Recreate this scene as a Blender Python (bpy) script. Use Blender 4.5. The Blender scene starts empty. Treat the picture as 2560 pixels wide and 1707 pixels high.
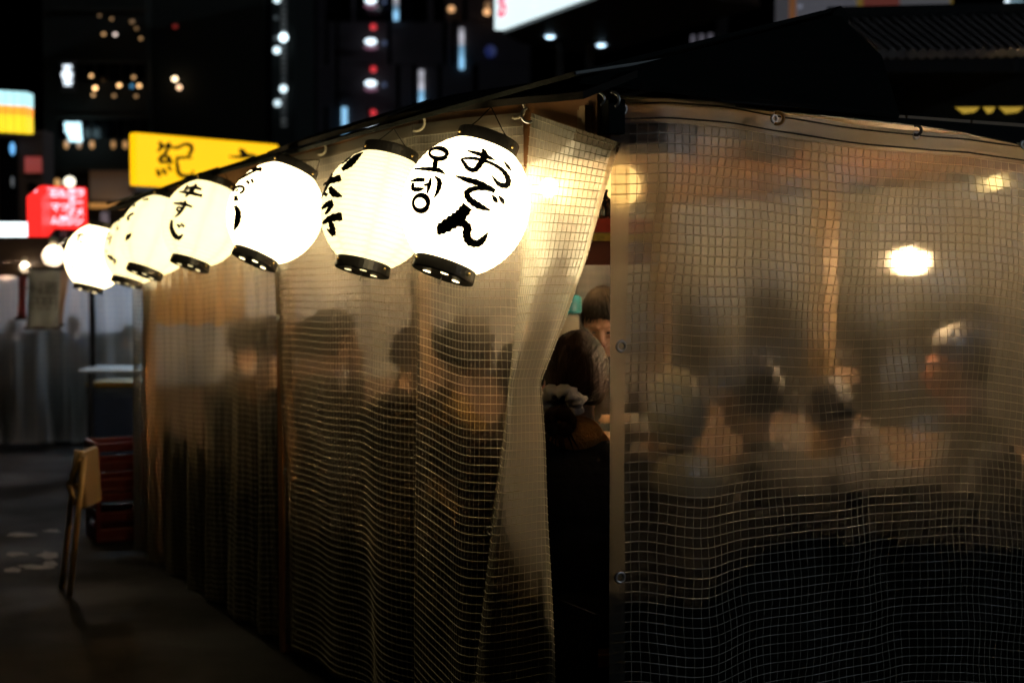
import bpy, bmesh, math, random
import numpy as np
from mathutils import Vector, Matrix, noise as mnoise
random.seed(7); rng = np.random.default_rng(7)
S = bpy.context.scene; COL = S.collection
# ------------------------------------------------------------------ camera, sky, light, exposure
EYE, FPX, HORIZ = 1.55, 3530.0, 690.0
PITCH = math.atan((853.5 - HORIZ) / FPX)
cam = bpy.data.cameras.new('camera'); CAM = bpy.data.objects.new('camera', cam); COL.objects.link(CAM)
cam.sensor_width = 36; cam.lens = FPX / 2560 * 36; cam.clip_start = .05; cam.clip_end = 900
CAM.location = (0, 0, EYE); CAM.rotation_euler = (math.pi/2 - PITCH, 0, 0)
cam.dof.use_dof = True; cam.dof.focus_distance = 3.75; cam.dof.aperture_fstop = 2.5; cam.dof.aperture_blades = 9
S.camera = CAM
SUN_DIR = Vector((.91, -.43, .24)).normalized()          # the weak cool night light, from behind on the right
world = bpy.data.worlds.new('World'); S.world = world; world.use_nodes = True
wn = world.node_tree.nodes; sky = wn.new('ShaderNodeTexSky'); sky.sky_type = 'NISHITA'; sky.sun_disc = False
sky.sun_elevation = math.radians(-7); sky.sun_rotation = math.atan2(SUN_DIR.x, SUN_DIR.y)
world.node_tree.links.new(sky.outputs[0], wn['Background'].inputs[0]); wn['Background'].inputs[1].default_value = .05
sl = bpy.data.lights.new('night_light', 'SUN'); sl.energy = .16; sl.angle = math.radians(.6); sl.color = (.72, .86, 1)
so = bpy.data.objects.new('night_light', sl); COL.objects.link(so); so.rotation_euler = SUN_DIR.to_track_quat('Z', 'Y').to_euler()
so.location = (8, -4, 6)
vs = S.view_settings; vs.view_transform = 'Standard'; vs.look = 'None'; vs.gamma = 1; vs.exposure = .4; vs.use_curve_mapping = False
cy = S.cycles; cy.use_denoising = True; cy.max_bounces = 5; cy.diffuse_bounces = 1; cy.glossy_bounces = 1; cy.transmission_bounces = 5; cy.use_adaptive_sampling = True; cy.adaptive_threshold = .02
cy.transparent_max_bounces = 24; cy.caustics_reflective = False; cy.caustics_refractive = False; cy.use_light_tree = False; cy.sample_clamp_indirect = 3; cy.sample_clamp_direct = 30
try: cy.denoiser = 'OPENIMAGEDENOISE'; cy.denoising_prefilter = 'ACCURATE'
except Exception: pass
# ------------------------------------------------------------------ helpers: geometry of the view and of the stall
FW = np.array([0, math.cos(PITCH), -math.sin(PITCH)]); UP = np.array([0, math.sin(PITCH), math.cos(PITCH)])
EY = np.array([0, 0, EYE])
def ray(px, py):
    return np.array([1., 0, 0]) * ((px - 1280) / FPX) + UP * ((853.5 - py) / FPX) + FW
def P(px, py, Y):                                          # the point of the place seen at that spot, Y metres ahead
    d = ray(px, py); return EY + d * (Y / d[1])
def pm(Y): return Y / FPX                                  # metres per photo pixel at Y metres
C0 = np.array([.218, 3.5]); DL = np.array([-.466, .885]); DR = np.array([.885, .466]); NL = -DR; NR = -DL
def on_wall(px, py, n, off=0.):                            # meet a vertical wall through the stall's corner, n its outward normal
    d = ray(px, py); t = (C0 @ n + off) / (d[:2] @ n); return EY + d * t
def LW(px, py):                                            # -> (u along the long side, z)
    p = on_wall(px, py, NL); return float((p[:2] - C0) @ DL), float(p[2])
def RW(px, py):
    p = on_wall(px, py, NR); return float((p[:2] - C0) @ DR), float(p[2])
def uw(u, w, z=0.):                                        # stall frame -> world
    q = C0 + u * DL + w * DR; return (float(q[0]), float(q[1]), float(z))
YAWL = math.atan2(DR[1], DR[0])                            # local x along DR, local y along DL... used for stall-aligned boxes
# ------------------------------------------------------------------ helpers: objects
def tag(o, label=None, cat=None, group=None, kind=None):
    if label: o['label'] = label
    if cat: o['category'] = cat
    if group: o['group'] = group
    if kind: o['kind'] = kind
    return o
def empty(name, loc=(0, 0, 0), label=None, cat=None, group=None, rz=0):
    o = bpy.data.objects.new(name, None); COL.objects.link(o); o.location = loc; o.rotation_euler = (0, 0, rz); o.empty_display_size = .1
    return tag(o, label, cat, group)
def link(name, me, mat=None, parent=None, smooth=False):
    o = bpy.data.objects.new(name, me); COL.objects.link(o)
    if mat is not None and not me.materials: me.materials.append(mat)
    if smooth: me.polygons.foreach_set('use_smooth', [True] * len(me.polygons))
    if parent is not None:
        o.parent = parent; o.matrix_parent_inverse = world_of(parent).inverted()
    return o
def world_of(o):
    m = Matrix.LocRotScale(o.location, o.rotation_euler, o.scale)
    return world_of(o.parent) @ o.matrix_parent_inverse @ m if o.parent else m
class MB:
    def __init__(s): s.v = []; s.f = []
    def add(s, v, f):
        b = len(s.v); s.v += [tuple(map(float, p)) for p in v]; s.f += [tuple(i + b for i in q) for q in f]; return s
    def hexa(s, c8): return s.add(c8, [(0,3,2,1),(4,5,6,7),(0,1,5,4),(1,2,6,5),(2,3,7,6),(3,0,4,7)])
    def box(s, c, d, ax=None):                             # centre, full sizes, axes (3 rows)
        A = np.eye(3) if ax is None else np.array(ax, float); c = np.array(c, float)
        return s.hexa([c + A[0]*x*d[0]/2 + A[1]*y*d[1]/2 + A[2]*z*d[2]/2 for z in (-1, 1) for x, y in ((-1,-1),(1,-1),(1,1),(-1,1))])
    def tube(s, pts, r, n=8, cap=True):
        pts = [np.array(p, float) for p in pts]; rs = r if hasattr(r, '__len__') else [r]*len(pts); rings = []; ref = None
        for i, p in enumerate(pts):
            t = pts[min(i+1, len(pts)-1)] - pts[max(i-1, 0)]; t = t / (np.linalg.norm(t) + 1e-9)
            if ref is None: ref = np.cross(t, [0, 0, 1] if abs(t[2]) < .9 else [1, 0, 0])
            a = ref - t * (ref @ t); a /= np.linalg.norm(a) + 1e-9; ref = a; b = np.cross(t, a)
            rings += [p + rs[i]*(a*math.cos(2*math.pi*k/n) + b*math.sin(2*math.pi*k/n)) for k in range(n)]
        F = [(i*n+k, i*n+(k+1) % n, (i+1)*n+(k+1) % n, (i+1)*n+k) for i in range(len(pts)-1) for k in range(n)]
        if cap: F += [tuple(range(n))[::-1], tuple((len(pts)-1)*n + k for k in range(n))]
        return s.add(rings, F)
    def lathe(s, prof, n=24, c=(0, 0, 0), ax=None):        # prof: (r, h)
        A = np.eye(3) if ax is None else np.array(ax, float); c = np.array(c, float)
        V = [c + A[0]*r*math.cos(2*math.pi*k/n) + A[1]*r*math.sin(2*math.pi*k/n) + A[2]*h for r, h in prof for k in range(n)]
        F = [(i*n+k, i*n+(k+1) % n, (i+1)*n+(k+1) % n, (i+1)*n+k) for i in range(len(prof)-1) for k in range(n)]
        F += [tuple(range(n))[::-1], tuple((len(prof)-1)*n + k for k in range(n))]
        return s.add(V, F)
    def ball(s, c, r, n=12, m=8, ax=None):
        r = r if hasattr(r, '__len__') else (r, r, r); A = np.eye(3) if ax is None else np.array(ax, float); c = np.array(c, float)
        V = []
        for i in range(m + 1):
            a = math.pi * (i + (.02 if i == 0 else -.02 if i == m else 0)) / m
            V += [c + A[0]*r[0]*math.sin(a)*math.cos(2*math.pi*k/n) + A[1]*r[1]*math.sin(a)*math.sin(2*math.pi*k/n) - A[2]*r[2]*math.cos(a) for k in range(n)]
        F = [(i*n+k, i*n+(k+1) % n, (i+1)*n+(k+1) % n, (i+1)*n+k) for i in range(m) for k in range(n)]
        F += [tuple(range(n))[::-1], tuple(m*n + k for k in range(n))]
        return s.add(V, F)
    def torus(s, c, R, r, nrm, n=18, m=8):
        nrm = np.array(nrm, float); nrm /= np.linalg.norm(nrm); a = np.cross(nrm, [0, 0, 1] if abs(nrm[2]) < .9 else [1, 0, 0]); a /= np.linalg.norm(a); b = np.cross(nrm, a)
        V = []; c = np.array(c, float)
        for i in range(n):
            d = a*math.cos(2*math.pi*i/n) + b*math.sin(2*math.pi*i/n)
            V += [c + d*(R + r*math.cos(2*math.pi*k/m)) + nrm*r*math.sin(2*math.pi*k/m) for k in range(m)]
        return s.add(V, [(i*m+k, ((i+1) % n)*m+k, ((i+1) % n)*m+(k+1) % m, i*m+(k+1) % m) for i in range(n) for k in range(m)])
    def mesh(s, name):
        me = bpy.data.meshes.new(name); me.from_pydata(s.v, [], s.f); me.update(); return me
    def build(s, name, mat, parent=None, smooth=False, bevel=0):
        o = link(name, s.mesh(name), mat, parent, smooth)
        if bevel:
            m = o.modifiers.new('edge', 'BEVEL'); m.width = bevel; m.segments = 2; m.limit_method = 'ANGLE'
        return o
def np_mesh(name, V, quads):
    me = bpy.data.meshes.new(name); V = np.ascontiguousarray(V, np.float32).reshape(-1, 3); Q = np.ascontiguousarray(quads, np.int32).reshape(-1, 4)
    me.vertices.add(len(V)); me.vertices.foreach_set('co', V.ravel()); me.loops.add(Q.size); me.loops.foreach_set('vertex_index', Q.ravel())
    me.polygons.add(len(Q)); me.polygons.foreach_set('loop_start', np.arange(0, Q.size, 4, dtype=np.int32)); me.update(calc_edges=True); me.validate(); return me
def copy_tree(o, parent=None):
    c = o.copy(); COL.objects.link(c); c.parent = parent
    for ch in o.children: copy_tree(ch, c)
    return c
# ------------------------------------------------------------------ materials
def nt(name):
    m = bpy.data.materials.new(name); m.use_nodes = True; t = m.node_tree; t.nodes.clear()
    out = t.nodes.new('ShaderNodeOutputMaterial'); return m, t, out
def N(t, kind, ins=None, **kw):
    n = t.nodes.new('ShaderNode' + kind)
    for k, v in kw.items(): setattr(n, k, v)
    for k, v in (ins or {}).items():
        if hasattr(v, 'is_linked'): t.links.new(v, n.inputs[k])
        else: n.inputs[k].default_value = v
    return n
def c4(c): return (c[0], c[1], c[2], 1)
def mat(name, col, rough=.6, metal=0, vary=.25, scale=8, bump=0, bscale=40, stretch=(1, 1, 1), emit=None, es=0, col2=None, spec=.5):
    m, t, out = nt(name); tc = N(t, 'TexCoord'); mp = N(t, 'Mapping', {0: tc.outputs['Object'], 'Scale': stretch})
    nz = N(t, 'TexNoise', {0: mp.outputs[0], 'Scale': scale, 'Detail': 5, 'Roughness': .6})
    c2 = col2 or tuple(x * (1 - vary) for x in col); r = N(t, 'ValToRGB', {0: nz.outputs[0]})
    r.color_ramp.elements[0].position = .3; r.color_ramp.elements[1].position = .7
    r.color_ramp.elements[0].color = c4(c2); r.color_ramp.elements[1].color = c4(col)
    b = N(t, 'BsdfPrincipled', {'Base Color': r.outputs[0], 'Roughness': rough, 'Metallic': metal, 'Specular IOR Level': spec})
    if emit: b.inputs['Emission Color'].default_value = c4(emit); b.inputs['Emission Strength'].default_value = es
    if bump:
        nb = N(t, 'TexNoise', {0: mp.outputs[0], 'Scale': bscale, 'Detail': 4}); bp = N(t, 'Bump', {'Height': nb.outputs[0], 'Strength': bump, 'Distance': .02})
        t.links.new(bp.outputs[0], b.inputs['Normal'])
    t.links.new(b.outputs[0], out.inputs[0]); return m
def glow(name, col, s, base=(.5, .5, .5), vary=.12, scale=3, sample=False):            # a thing that gives off light
    m, t, out = nt(name); tc = N(t, 'TexCoord'); nz = N(t, 'TexNoise', {0: tc.outputs['Object'], 'Scale': scale, 'Detail': 2})
    mr = N(t, 'MapRange', {0: nz.outputs[0], 3: 1 - vary, 4: 1 + vary}); mu = N(t, 'Math', {0: mr.outputs[0], 1: s}, operation='MULTIPLY')
    b = N(t, 'BsdfPrincipled', {'Base Color': c4(base), 'Roughness': .4, 'Emission Color': c4(col), 'Emission Strength': mu.outputs[0]})
    t.links.new(b.outputs[0], out.inputs[0])
    if not sample: m.cycles.emission_sampling = 'NONE'
    return m
def wood(name, a, b, rough=.55, sc=6):
    m, t, out = nt(name); tc = N(t, 'TexCoord'); mp = N(t, 'Mapping', {0: tc.outputs['Object'], 'Rotation': (0, 0, -YAWL), 'Scale': (1, .12, 1)})
    n1 = N(t, 'TexNoise', {0: mp.outputs[0], 'Scale': sc*5, 'Detail': 6, 'Distortion': .6}); n2 = N(t, 'TexNoise', {0: tc.outputs['Object'], 'Scale': 2.5, 'Detail': 4})
    mx = N(t, 'Mix', {0: n1.outputs[0], 6: c4(a), 7: c4(b)}, data_type='RGBA'); m2 = N(t, 'Mix', {0: n2.outputs[0], 6: mx.outputs[2], 7: c4(tuple(x*.55 for x in a))}, data_type='RGBA')
    bp = N(t, 'Bump', {'Height': n1.outputs[0], 'Strength': .25, 'Distance': .004})
    s = N(t, 'BsdfPrincipled', {'Base Color': m2.outputs[2], 'Roughness': rough, 'Normal': bp.outputs[0]}); t.links.new(s.outputs[0], out.inputs[0]); return m
def vinyl(name, blur=.55, brough=.3, haze=(.05, .22), tint=(.93, .9, .84), bump=.2, bsc=34, gl=.12, ior=1.05, wide=0, sheen=.05, trans=.6, top_haze=0):
    m, t, out = nt(name); tc = N(t, 'TexCoord')
    big = N(t, 'TexNoise', {0: tc.outputs['Object'], 'Scale': 2.2, 'Detail': 5, 'Roughness': .65}); fine = N(t, 'TexNoise', {0: tc.outputs['Object'], 'Scale': bsc, 'Detail': 3, 'Distortion': .8})
    mid = N(t, 'TexNoise', {0: tc.outputs['Object'], 'Scale': 7, 'Detail': 2})
    h = N(t, 'Math', {0: fine.outputs[0], 1: mid.outputs[0]}, operation='ADD')
    patch = N(t, 'MapRange', {0: big.outputs[0], 1: .38, 2: .62, 3: .65, 4: 1})
    zx = N(t, 'SeparateXYZ', {0: tc.outputs['Object']}); zf = N(t, 'MapRange', {0: zx.outputs['Z'], 1: .95, 2: 1.3, 3: .06, 4: bump}); st = N(t, 'Math', {0: patch.outputs[0], 1: zf.outputs[0]}, operation='MULTIPLY')
    bp = N(t, 'Bump', {'Height': h.outputs[0], 'Strength': st.outputs[0], 'Distance': .006})
    tr = N(t, 'BsdfTransparent', {0: c4(tint)}); r1 = N(t, 'BsdfRefraction', {0: c4(tint), 'Roughness': brough, 'IOR': ior}); r2 = N(t, 'BsdfRefraction', {0: c4(tint), 'Roughness': brough, 'IOR': 1/ior}); rf = N(t, 'MixShader', {0: .5, 1: r1.outputs[0], 2: r2.outputs[0]})
    if wide:
        w1 = N(t, 'BsdfRefraction', {0: c4(tint), 'Roughness': 1, 'IOR': 1.1}); w2 = N(t, 'BsdfRefraction', {0: c4(tint), 'Roughness': 1, 'IOR': 1/1.1}); wm = N(t, 'MixShader', {0: .5, 1: w1.outputs[0], 2: w2.outputs[0]}); rf = N(t, 'MixShader', {0: wide, 1: rf.outputs[0], 2: wm.outputs[0]})
    m1 = N(t, 'MixShader', {0: blur, 1: tr.outputs[0], 2: rf.outputs[0]})
    df = N(t, 'BsdfDiffuse', {0: c4((.8, .78, .72))}); tl = N(t, 'BsdfTranslucent', {0: c4((.8, .77, .7))}); dt = N(t, 'MixShader', {0: trans, 1: df.outputs[0], 2: tl.outputs[0]})
    hz = N(t, 'MapRange', {0: big.outputs[0], 1: .3, 2: .7, 3: haze[0], 4: haze[1]})
    if top_haze:                                                               # haze painted stronger towards the top, so the upper sheet glows
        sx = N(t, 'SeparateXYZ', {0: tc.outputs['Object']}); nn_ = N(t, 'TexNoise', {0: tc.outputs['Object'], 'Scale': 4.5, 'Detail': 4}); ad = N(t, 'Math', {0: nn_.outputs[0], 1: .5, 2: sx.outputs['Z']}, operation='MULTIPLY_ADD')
        fz_ = N(t, 'MapRange', {0: ad.outputs[0], 1: 1.58, 2: 2.3, 3: 0, 4: top_haze}, interpolation_type='SMOOTHSTEP'); hz = N(t, 'Math', {0: hz.outputs[0], 1: fz_.outputs[0]}, operation='ADD')
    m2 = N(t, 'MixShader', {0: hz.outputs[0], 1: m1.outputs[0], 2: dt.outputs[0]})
    gs = N(t, 'BsdfGlossy', {0: c4((1, 1, 1)), 'Roughness': gl, 'Normal': bp.outputs[0]}); fr = N(t, 'Fresnel', {'IOR': 1.4})
    fm = N(t, 'Math', {0: fr.outputs[0], 1: .8}, operation='MULTIPLY')
    sg = N(t, 'BsdfGlossy', {0: c4((1, .97, .9)), 'Roughness': .5}); m2 = N(t, 'MixShader', {0: sheen, 1: m2.outputs[0], 2: sg.outputs[0]})
    m3 = N(t, 'MixShader', {0: fm.outputs[0], 1: m2.outputs[0], 2: gs.outputs[0]}); t.links.new(m3.outputs[0], out.inputs[0]); return m
def thread_mat(name, col):
    m, t, out = nt(name); df = N(t, 'BsdfDiffuse', {0: c4(col)}); tl = N(t, 'BsdfTranslucent', {0: c4(col)}); gs = N(t, 'BsdfGlossy', {0: c4((.9, .9, .9)), 'Roughness': .3})
    a = N(t, 'MixShader', {0: .58, 1: df.outputs[0], 2: tl.outputs[0]}); b = N(t, 'MixShader', {0: .06, 1: a.outputs[0], 2: gs.outputs[0]}); t.links.new(b.outputs[0], out.inputs[0]); return m
VIN_A = vinyl('clear_vinyl', .44, .55, (.003, .012), sheen=.01, ior=1.05, top_haze=.65); VIN_R = vinyl('crinkled_vinyl', .52, .55, (.003, .01), bump=.4, bsc=120, gl=.075, ior=1.03, wide=.02, sheen=.0, top_haze=.05)
VIN_FLAP = vinyl('milky_vinyl', .6, .8, (.14, .24), sheen=.1, trans=.3); HEM = vinyl('hem_vinyl', .4, .7, (.05, .14), tint=(.85, .76, .6), sheen=.0, gl=.35); HEM_R = vinyl('pale_hem', .5, .8, (.08, .16), tint=(.9, .82, .68), sheen=.0); HEM_S = vinyl('amber_hem', .4, .8, (.2, .36), tint=(.85, .7, .5), sheen=.02); VIN_COOL = vinyl('fogged_vinyl', .6, .8, (.006, .016), tint=(.9, .95, 1)); VIN_BACK = vinyl('milky_back_sheet', .7, .9, (.5, .75), tint=(.9, .9, .9))
THR = thread_mat('white_thread', (.88, .84, .72)); THR_D = thread_mat('dark_thread', (.10, .08, .06))
ROPE = mat('dark_cord', (.03, .025, .02), .8); STEEL = mat('steel', (.55, .56, .57), .32, 1, .2, 30); BRASS = mat('brass', (.75, .52, .2), .3, 1)
WOOD = wood('stall_wood', (.40, .18, .06), (.24, .095, .03)); WOOD_L = wood('pale_wood', (.55, .36, .18), (.42, .25, .11)); WOOD_D = wood('dark_wood', (.10, .06, .035), (.05, .03, .02))
BLACK = mat('black_lacquer', (.012, .011, .011), .38, 0, .3, 20, .05, 60); INK_B = mat('black_plastic', (.015, .015, .016), .5)
TARP = mat('dark_green_tarp', (.007, .010, .009), .8, 0, .35, 5, .35, 9, spec=.15); ROOFM = mat('roof_edge_metal', (.04, .035, .03), .85, 0, .4, 14, spec=.1)
PVC_TIE = mat('cream_tie', (.75, .68, .52), .5)
# ------------------------------------------------------------------ the setting: ground and worn paint
def asphalt():
    m, t, out = nt('asphalt'); tc = N(t, 'TexCoord'); a = N(t, 'TexNoise', {0: tc.outputs['Object'], 'Scale': 1.2, 'Detail': 6}); b = N(t, 'TexNoise', {0: tc.outputs['Object'], 'Scale': 160, 'Detail': 2})
    mx = N(t, 'Mix', {0: a.outputs[0], 6: c4((.003, .0027, .0023)), 7: c4((.009, .0077, .0062))}, data_type='RGBA'); rg = N(t, 'MapRange', {0: a.outputs[0], 1: .35, 2: .65, 3: .6, 4: .95})
    bp = N(t, 'Bump', {'Height': b.outputs[0], 'Strength': .5, 'Distance': .01}); s = N(t, 'BsdfPrincipled', {'Base Color': mx.outputs[2], 'Roughness': rg.outputs[0], 'Normal': bp.outputs[0], 'Specular IOR Level': .12})
    t.links.new(s.outputs[0], out.inputs[0]); return m
g = MB().add([(-260, -60, 0), (260, -60, 0), (260, 400, 0), (-260, 400, 0)], [(0, 1, 2, 3)]).build('ground', asphalt()); tag(g, 'dark asphalt pavement around the food stalls', kind='structure')
PAINT = mat('worn_road_paint', (.22, .18, .155), .7, 0, .6, 9)
def blob(px, py, w, h, seed):
    r = random.Random(seed); pts = []
    for k in range(14):
        a = 2*math.pi*k/14; q = r.uniform(.55, 1.1); d = ray(px + w*q*math.cos(a), py + h*q*math.sin(a)); pts.append(EY + d*((EYE-.004)/-d[2]))
    return pts
pr = empty('worn_paint_marking', P(80, 1400, 7.6)*np.array([1, 1, 0]), 'broken scraps of worn pale paint on the dark ground', 'road marking')
for i, a in enumerate([(52, 1336, 42, 6), (130, 1326, 26, 4), (40, 1384, 30, 6), (120, 1388, 34, 10), (36, 1424, 26, 9), (92, 1416, 52, 6), (125, 1408, 20, 8)]):
    pt = blob(*a, i); MB().add(pt, [tuple(range(14))]).build('paint_patch', PAINT, pr)
# ------------------------------------------------------------------ the stall: roof, beams, posts, counter
AX = np.array([[DR[0], DR[1], 0], [DL[0], DL[1], 0], [0, 0, 1]])        # stall axes: x into the stall, y along its long side
def sbox(mb, u0, u1, w0, w1, z0, z1):
    return mb.box(uw((u0+u1)/2, (w0+w1)/2, (z0+z1)/2), (w1-w0, u1-u0, z1-z0), AX)
UEND, WEND = 5.0, 2.5
stall = empty('food_stall', uw(2.5, 1.25), 'wooden street food stall with dark hipped roof behind clear curtains', 'food stall')
edge_px = [(1447, 236), (1298, 247), (1155, 265), (1017, 283), (855, 330), (699, 375), (600, 411), (426, 465), (354, 492), (315, 512)]
OV = .13
def LWo(px, py, off):
    p = on_wall(px, py, NL, off); return float((p[:2]-C0) @ DL), float(p[2])
eu = [LWo(x, y, OV) for x, y in edge_px]; eu_u = [e[0] for e in eu]; eu_z = [e[1] for e in eu]
def z_edge(u): return float(np.interp(u, eu_u, eu_z))
# roof sheet edge along the long side: lapped metal strips
us = np.linspace(eu_u[0]-.02, UEND + .1, 41); cuts = [0, 9, 18, 27, 34, 40]
for k in range(len(cuts)-1):
    a, b = cuts[k], cuts[k+1]; mb = MB(); lift = .006*(k % 2)
    for i in range(a, b):
        q = []
        for zz in (-.014, .004):
            for (u, w) in ((us[i], -OV), (us[i+1], -OV), (us[i+1], .02), (us[i], .02)):
                q.append(uw(u, w, z_edge(u) + zz + lift + (.06 if w > 0 else 0)))
        mb.hexa(q)
    mb.build('roof_edge', ROOFM, stall)
zr = lambda w: 2.0 + .0 * w
# hipped roof planes
apex = P(2092, 44, 4.8); ridge_end = apex + np.array([DL[0], DL[1], 0])*3.0; ridge_end[2] -= .03
cA = np.array(uw(-.12, -OV, z_edge(0)+.012)); cB = np.array(uw(UEND+.1, -OV, z_edge(UEND)+.02))
p2 = P(2245, 297, 3.93); p1 = P(2200, 148, 4.45)
def sheet(name, pts, th=.012):
    pts = [np.array(p, float) for p in pts]; n = np.cross(pts[1]-pts[0], pts[2]-pts[0]); n /= np.linalg.norm(n); k = len(pts)
    return MB().add(pts + [p + n*th for p in pts], [tuple(range(k))[::-1], tuple(range(k, 2*k))] + [(i, (i+1) % k, (i+1) % k + k, i+k) for i in range(k)]).build(name, TARP, stall)
sheet('roof_slope', [cA + [0, 0, .004], p2 + [0, 0, .0], p1, apex])
sheet('roof_slope', [cA + [-.01, 0, .02], apex + [-.01, 0, .02], ridge_end, cB])
MB().tube([cA + [-.012, -.012, .026], apex + [-.03, -.03, -.06]], .004, 6).build('hip_wire', mat('grey_cable', (.4, .42, .42), .6), stall)
rc = MB(); dl3 = np.array([DL[0], DL[1], 0]); dr3 = np.array([DR[0], DR[1], 0])
pro = [(-.033, -.10), (.033, -.10), (.033, .012), (0, .036), (-.033, .012)]
A0, A1 = apex - dl3*.02, ridge_end
rc.add([A0 + dr3*x + [0, 0, z] for x, z in pro] + [A1 + dr3*x + [0, 0, z] for x, z in pro], [(0,1,2,3,4), (9,8,7,6,5)] + [(i, i+5, (i+1) % 5+5, (i+1) % 5) for i in range(5)])
rc.build('ridge_cap', TARP, stall)
# ceiling boards, seen from below through the curtains
for k in range(10):
    w0 = .02 + k*.25; sbox(MB(), .02, UEND-.1, w0, w0+.242, 1.985, 2.0).build('ceiling_board', WOOD_L, stall)
for k in range(9): sbox(MB(), .25+k*.56, .31+k*.56, .05, WEND, 1.935, 1.983).build('rafter', WOOD_D if k % 3 == 0 else WOOD, stall)
# fascia beam under the roof edge, in lengths that follow the sag
fu = [0.02, 1.1, 2.3, 3.6, UEND]
for a, b in zip(fu[:-1], fu[1:]):
    q = [];
    for zz in (-.15, .036):
        for (u, w) in ((a+.002, .004), (b-.002, .004), (b-.002, .04), (a+.002, .04)): q.append(uw(u, w, z_edge(u) + zz))
    MB().hexa(q).build('fascia_beam', WOOD, stall, bevel=.003)
# dark corner end and small wood blocks
sbox(MB(), -.02, .02, .012, .06, 1.90, 1.985).build('beam_end', TARP, stall, bevel=.003)
for k, (u, w, z) in enumerate([(.05, -.015, 1.925), (.085, .0, 1.93), (.03, .005, 1.90)]): sbox(MB(), u, u+.03, w, w+.045, z-.05, z+.05-.01*k).build('wood_block', WOOD_L, stall, bevel=.002)
for u, w in ((UEND-.05, .06), (UEND-.05, WEND-.06), (.06, WEND-.06), (2.55, .05)):
    sbox(MB(), u-.03, u+.03, w-.03, w+.03, 0.0, 1.93).build('post', WOOD, stall, bevel=.004)
sbox(MB(), .03, .075, .06, .30, 1.86, 1.934).build('cross_beam', WOOD, stall, bevel=.003)
vw = np.linspace(.02, 2.5, 30); RTW = [RW(x_, y_) for x_, y_ in ((1527, 246), (1640, 254), (1940, 283), (2290, 318), (2420, 339), (2560, 371), (2800, 440))]
mbv = MB(); FZ = [RW(x_, y_) for x_, y_ in ((1480, 238), (2245, 296), (3200, 368))]
def fz(w): return float(np.interp(w, [r_[0] for r_ in FZ], [r_[1] for r_ in FZ]))
for a, b in zip(vw[:-1], vw[1:]):
    za, zb = [float(np.interp(q_, [r_[0] for r_ in RTW], [r_[1] for r_ in RTW])) + .004 for q_ in (a, b)]
    mbv.hexa([uw(-.012, a, za), uw(-.012, b, zb), uw(.012, b, zb), uw(.012, a, za), uw(-.012, a, fz(a)), uw(-.012, b, fz(b)), uw(.012, b, fz(b)), uw(.012, a, fz(a))])
mbv.build('front_fascia', TARP, stall)
# counters in an L, with posts standing on them
counter = empty('counter', uw(1.9, .9), 'L-shaped wooden eating counter inside the curtained stall', 'counter')
sbox(MB(), .72, 4.6, .66, .98, .74, .785).build('counter_top', WOOD_L, counter, bevel=.006); sbox(MB(), .72, 1.04, .984, 2.4, .74, .785).build('counter_top', WOOD_L, counter, bevel=.006)
sbox(MB(), 1.0, 4.6, .93, .96, 0, .738).build('front_panel', WOOD_D, counter); sbox(MB(), 1.0, 1.03, .984, 2.4, 0, .738).build('front_panel', WOOD_D, counter)
def post_at(px, Y, z0, z1, hw, m):
    q = P(px, 690, Y); MB().box((q[0], q[1], (z0+z1)/2), (2*hw, 2*hw, z1-z0), AX).build('counter_post', m, stall, bevel=.004)
post_at(1052, 5.62, .79, 2.0, .032, WOOD_L); post_at(1655, 4.5, .79, 2.0, .026, WOOD_L); post_at(2060, 4.75, .79, 2.0, .032, WOOD_L)
sbox(MB(), .05, UEND-.05, WEND-.06, WEND-.04, .002, .90).build('back_boards', WOOD_D, stall)
CANVAS = mat('ochre_canvas', (.55, .38, .20), .9, 0, .25, 3)
def F_end(w, t):
    d = .03*np.sin(w*9 + np.sin(t*3)) + .012*np.sin(w*31); return np.stack([C0[0] + w*DR[0] + (UEND-.06+d)*DL[0], C0[1] + w*DR[1] + (UEND-.06+d)*DL[1], 1.92 - t], -1)
# milky curtain along the back of the stall
def F_back(u, t): 
    d = .04*np.sin(u*11 + np.sin(t*3)) + .015*np.sin(u*29); return np.stack([C0[0] + u*DL[0] + (WEND-.02+d)*DR[0], C0[1] + u*DL[1] + (WEND-.02+d)*DR[1], 1.93 - t], -1)
sbox(MB(), UEND-.05, UEND-.03, .08, WEND-.08, .002, .93).build('end_boards', WOOD_D, stall)
SHADE_FILL = mat('black_shade_cloth', (.006, .006, .0065), .95, 0, .4, 6, .4, 20, spec=.05)  # added black sheets, standing in for shade low behind the curtains
for k in range(6): sbox(MB(), .16+k*.77, .925+k*.77, .085, .095, .03, .66 + .03*(k % 2)).build('shade_panel', SHADE_FILL, stall)
for k in range(4): sbox(MB(), .10, .11, .10+k*.58, .675+k*.58, .03, .90 + .035*(k % 2)).build('shade_panel', SHADE_FILL, stall)
# benches
for nm, (u0, u1, w0, w1), lab in (('bench', (.45, 4.5, .14, .42), 'long wooden bench inside the stall along the lantern side'), ('bench', (.2, .48, .9, 2.4), 'short wooden bench inside the stall behind the crinkled curtain')):
    b = empty(nm, uw((u0+u1)/2, (w0+w1)/2), lab, 'bench'); sbox(MB(), u0, u1, w0, w1, .42, .46).build('seat', WOOD, b, bevel=.004)
    for (a, c) in ((u0+.1, w0+.04), (u1-.1, w0+.04), (u0+.1, w1-.04), (u1-.1, w1-.04)): sbox(MB(), a-.025, a+.025, c-.025, c+.025, 0, .419).build('leg', WOOD_D, b)
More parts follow.
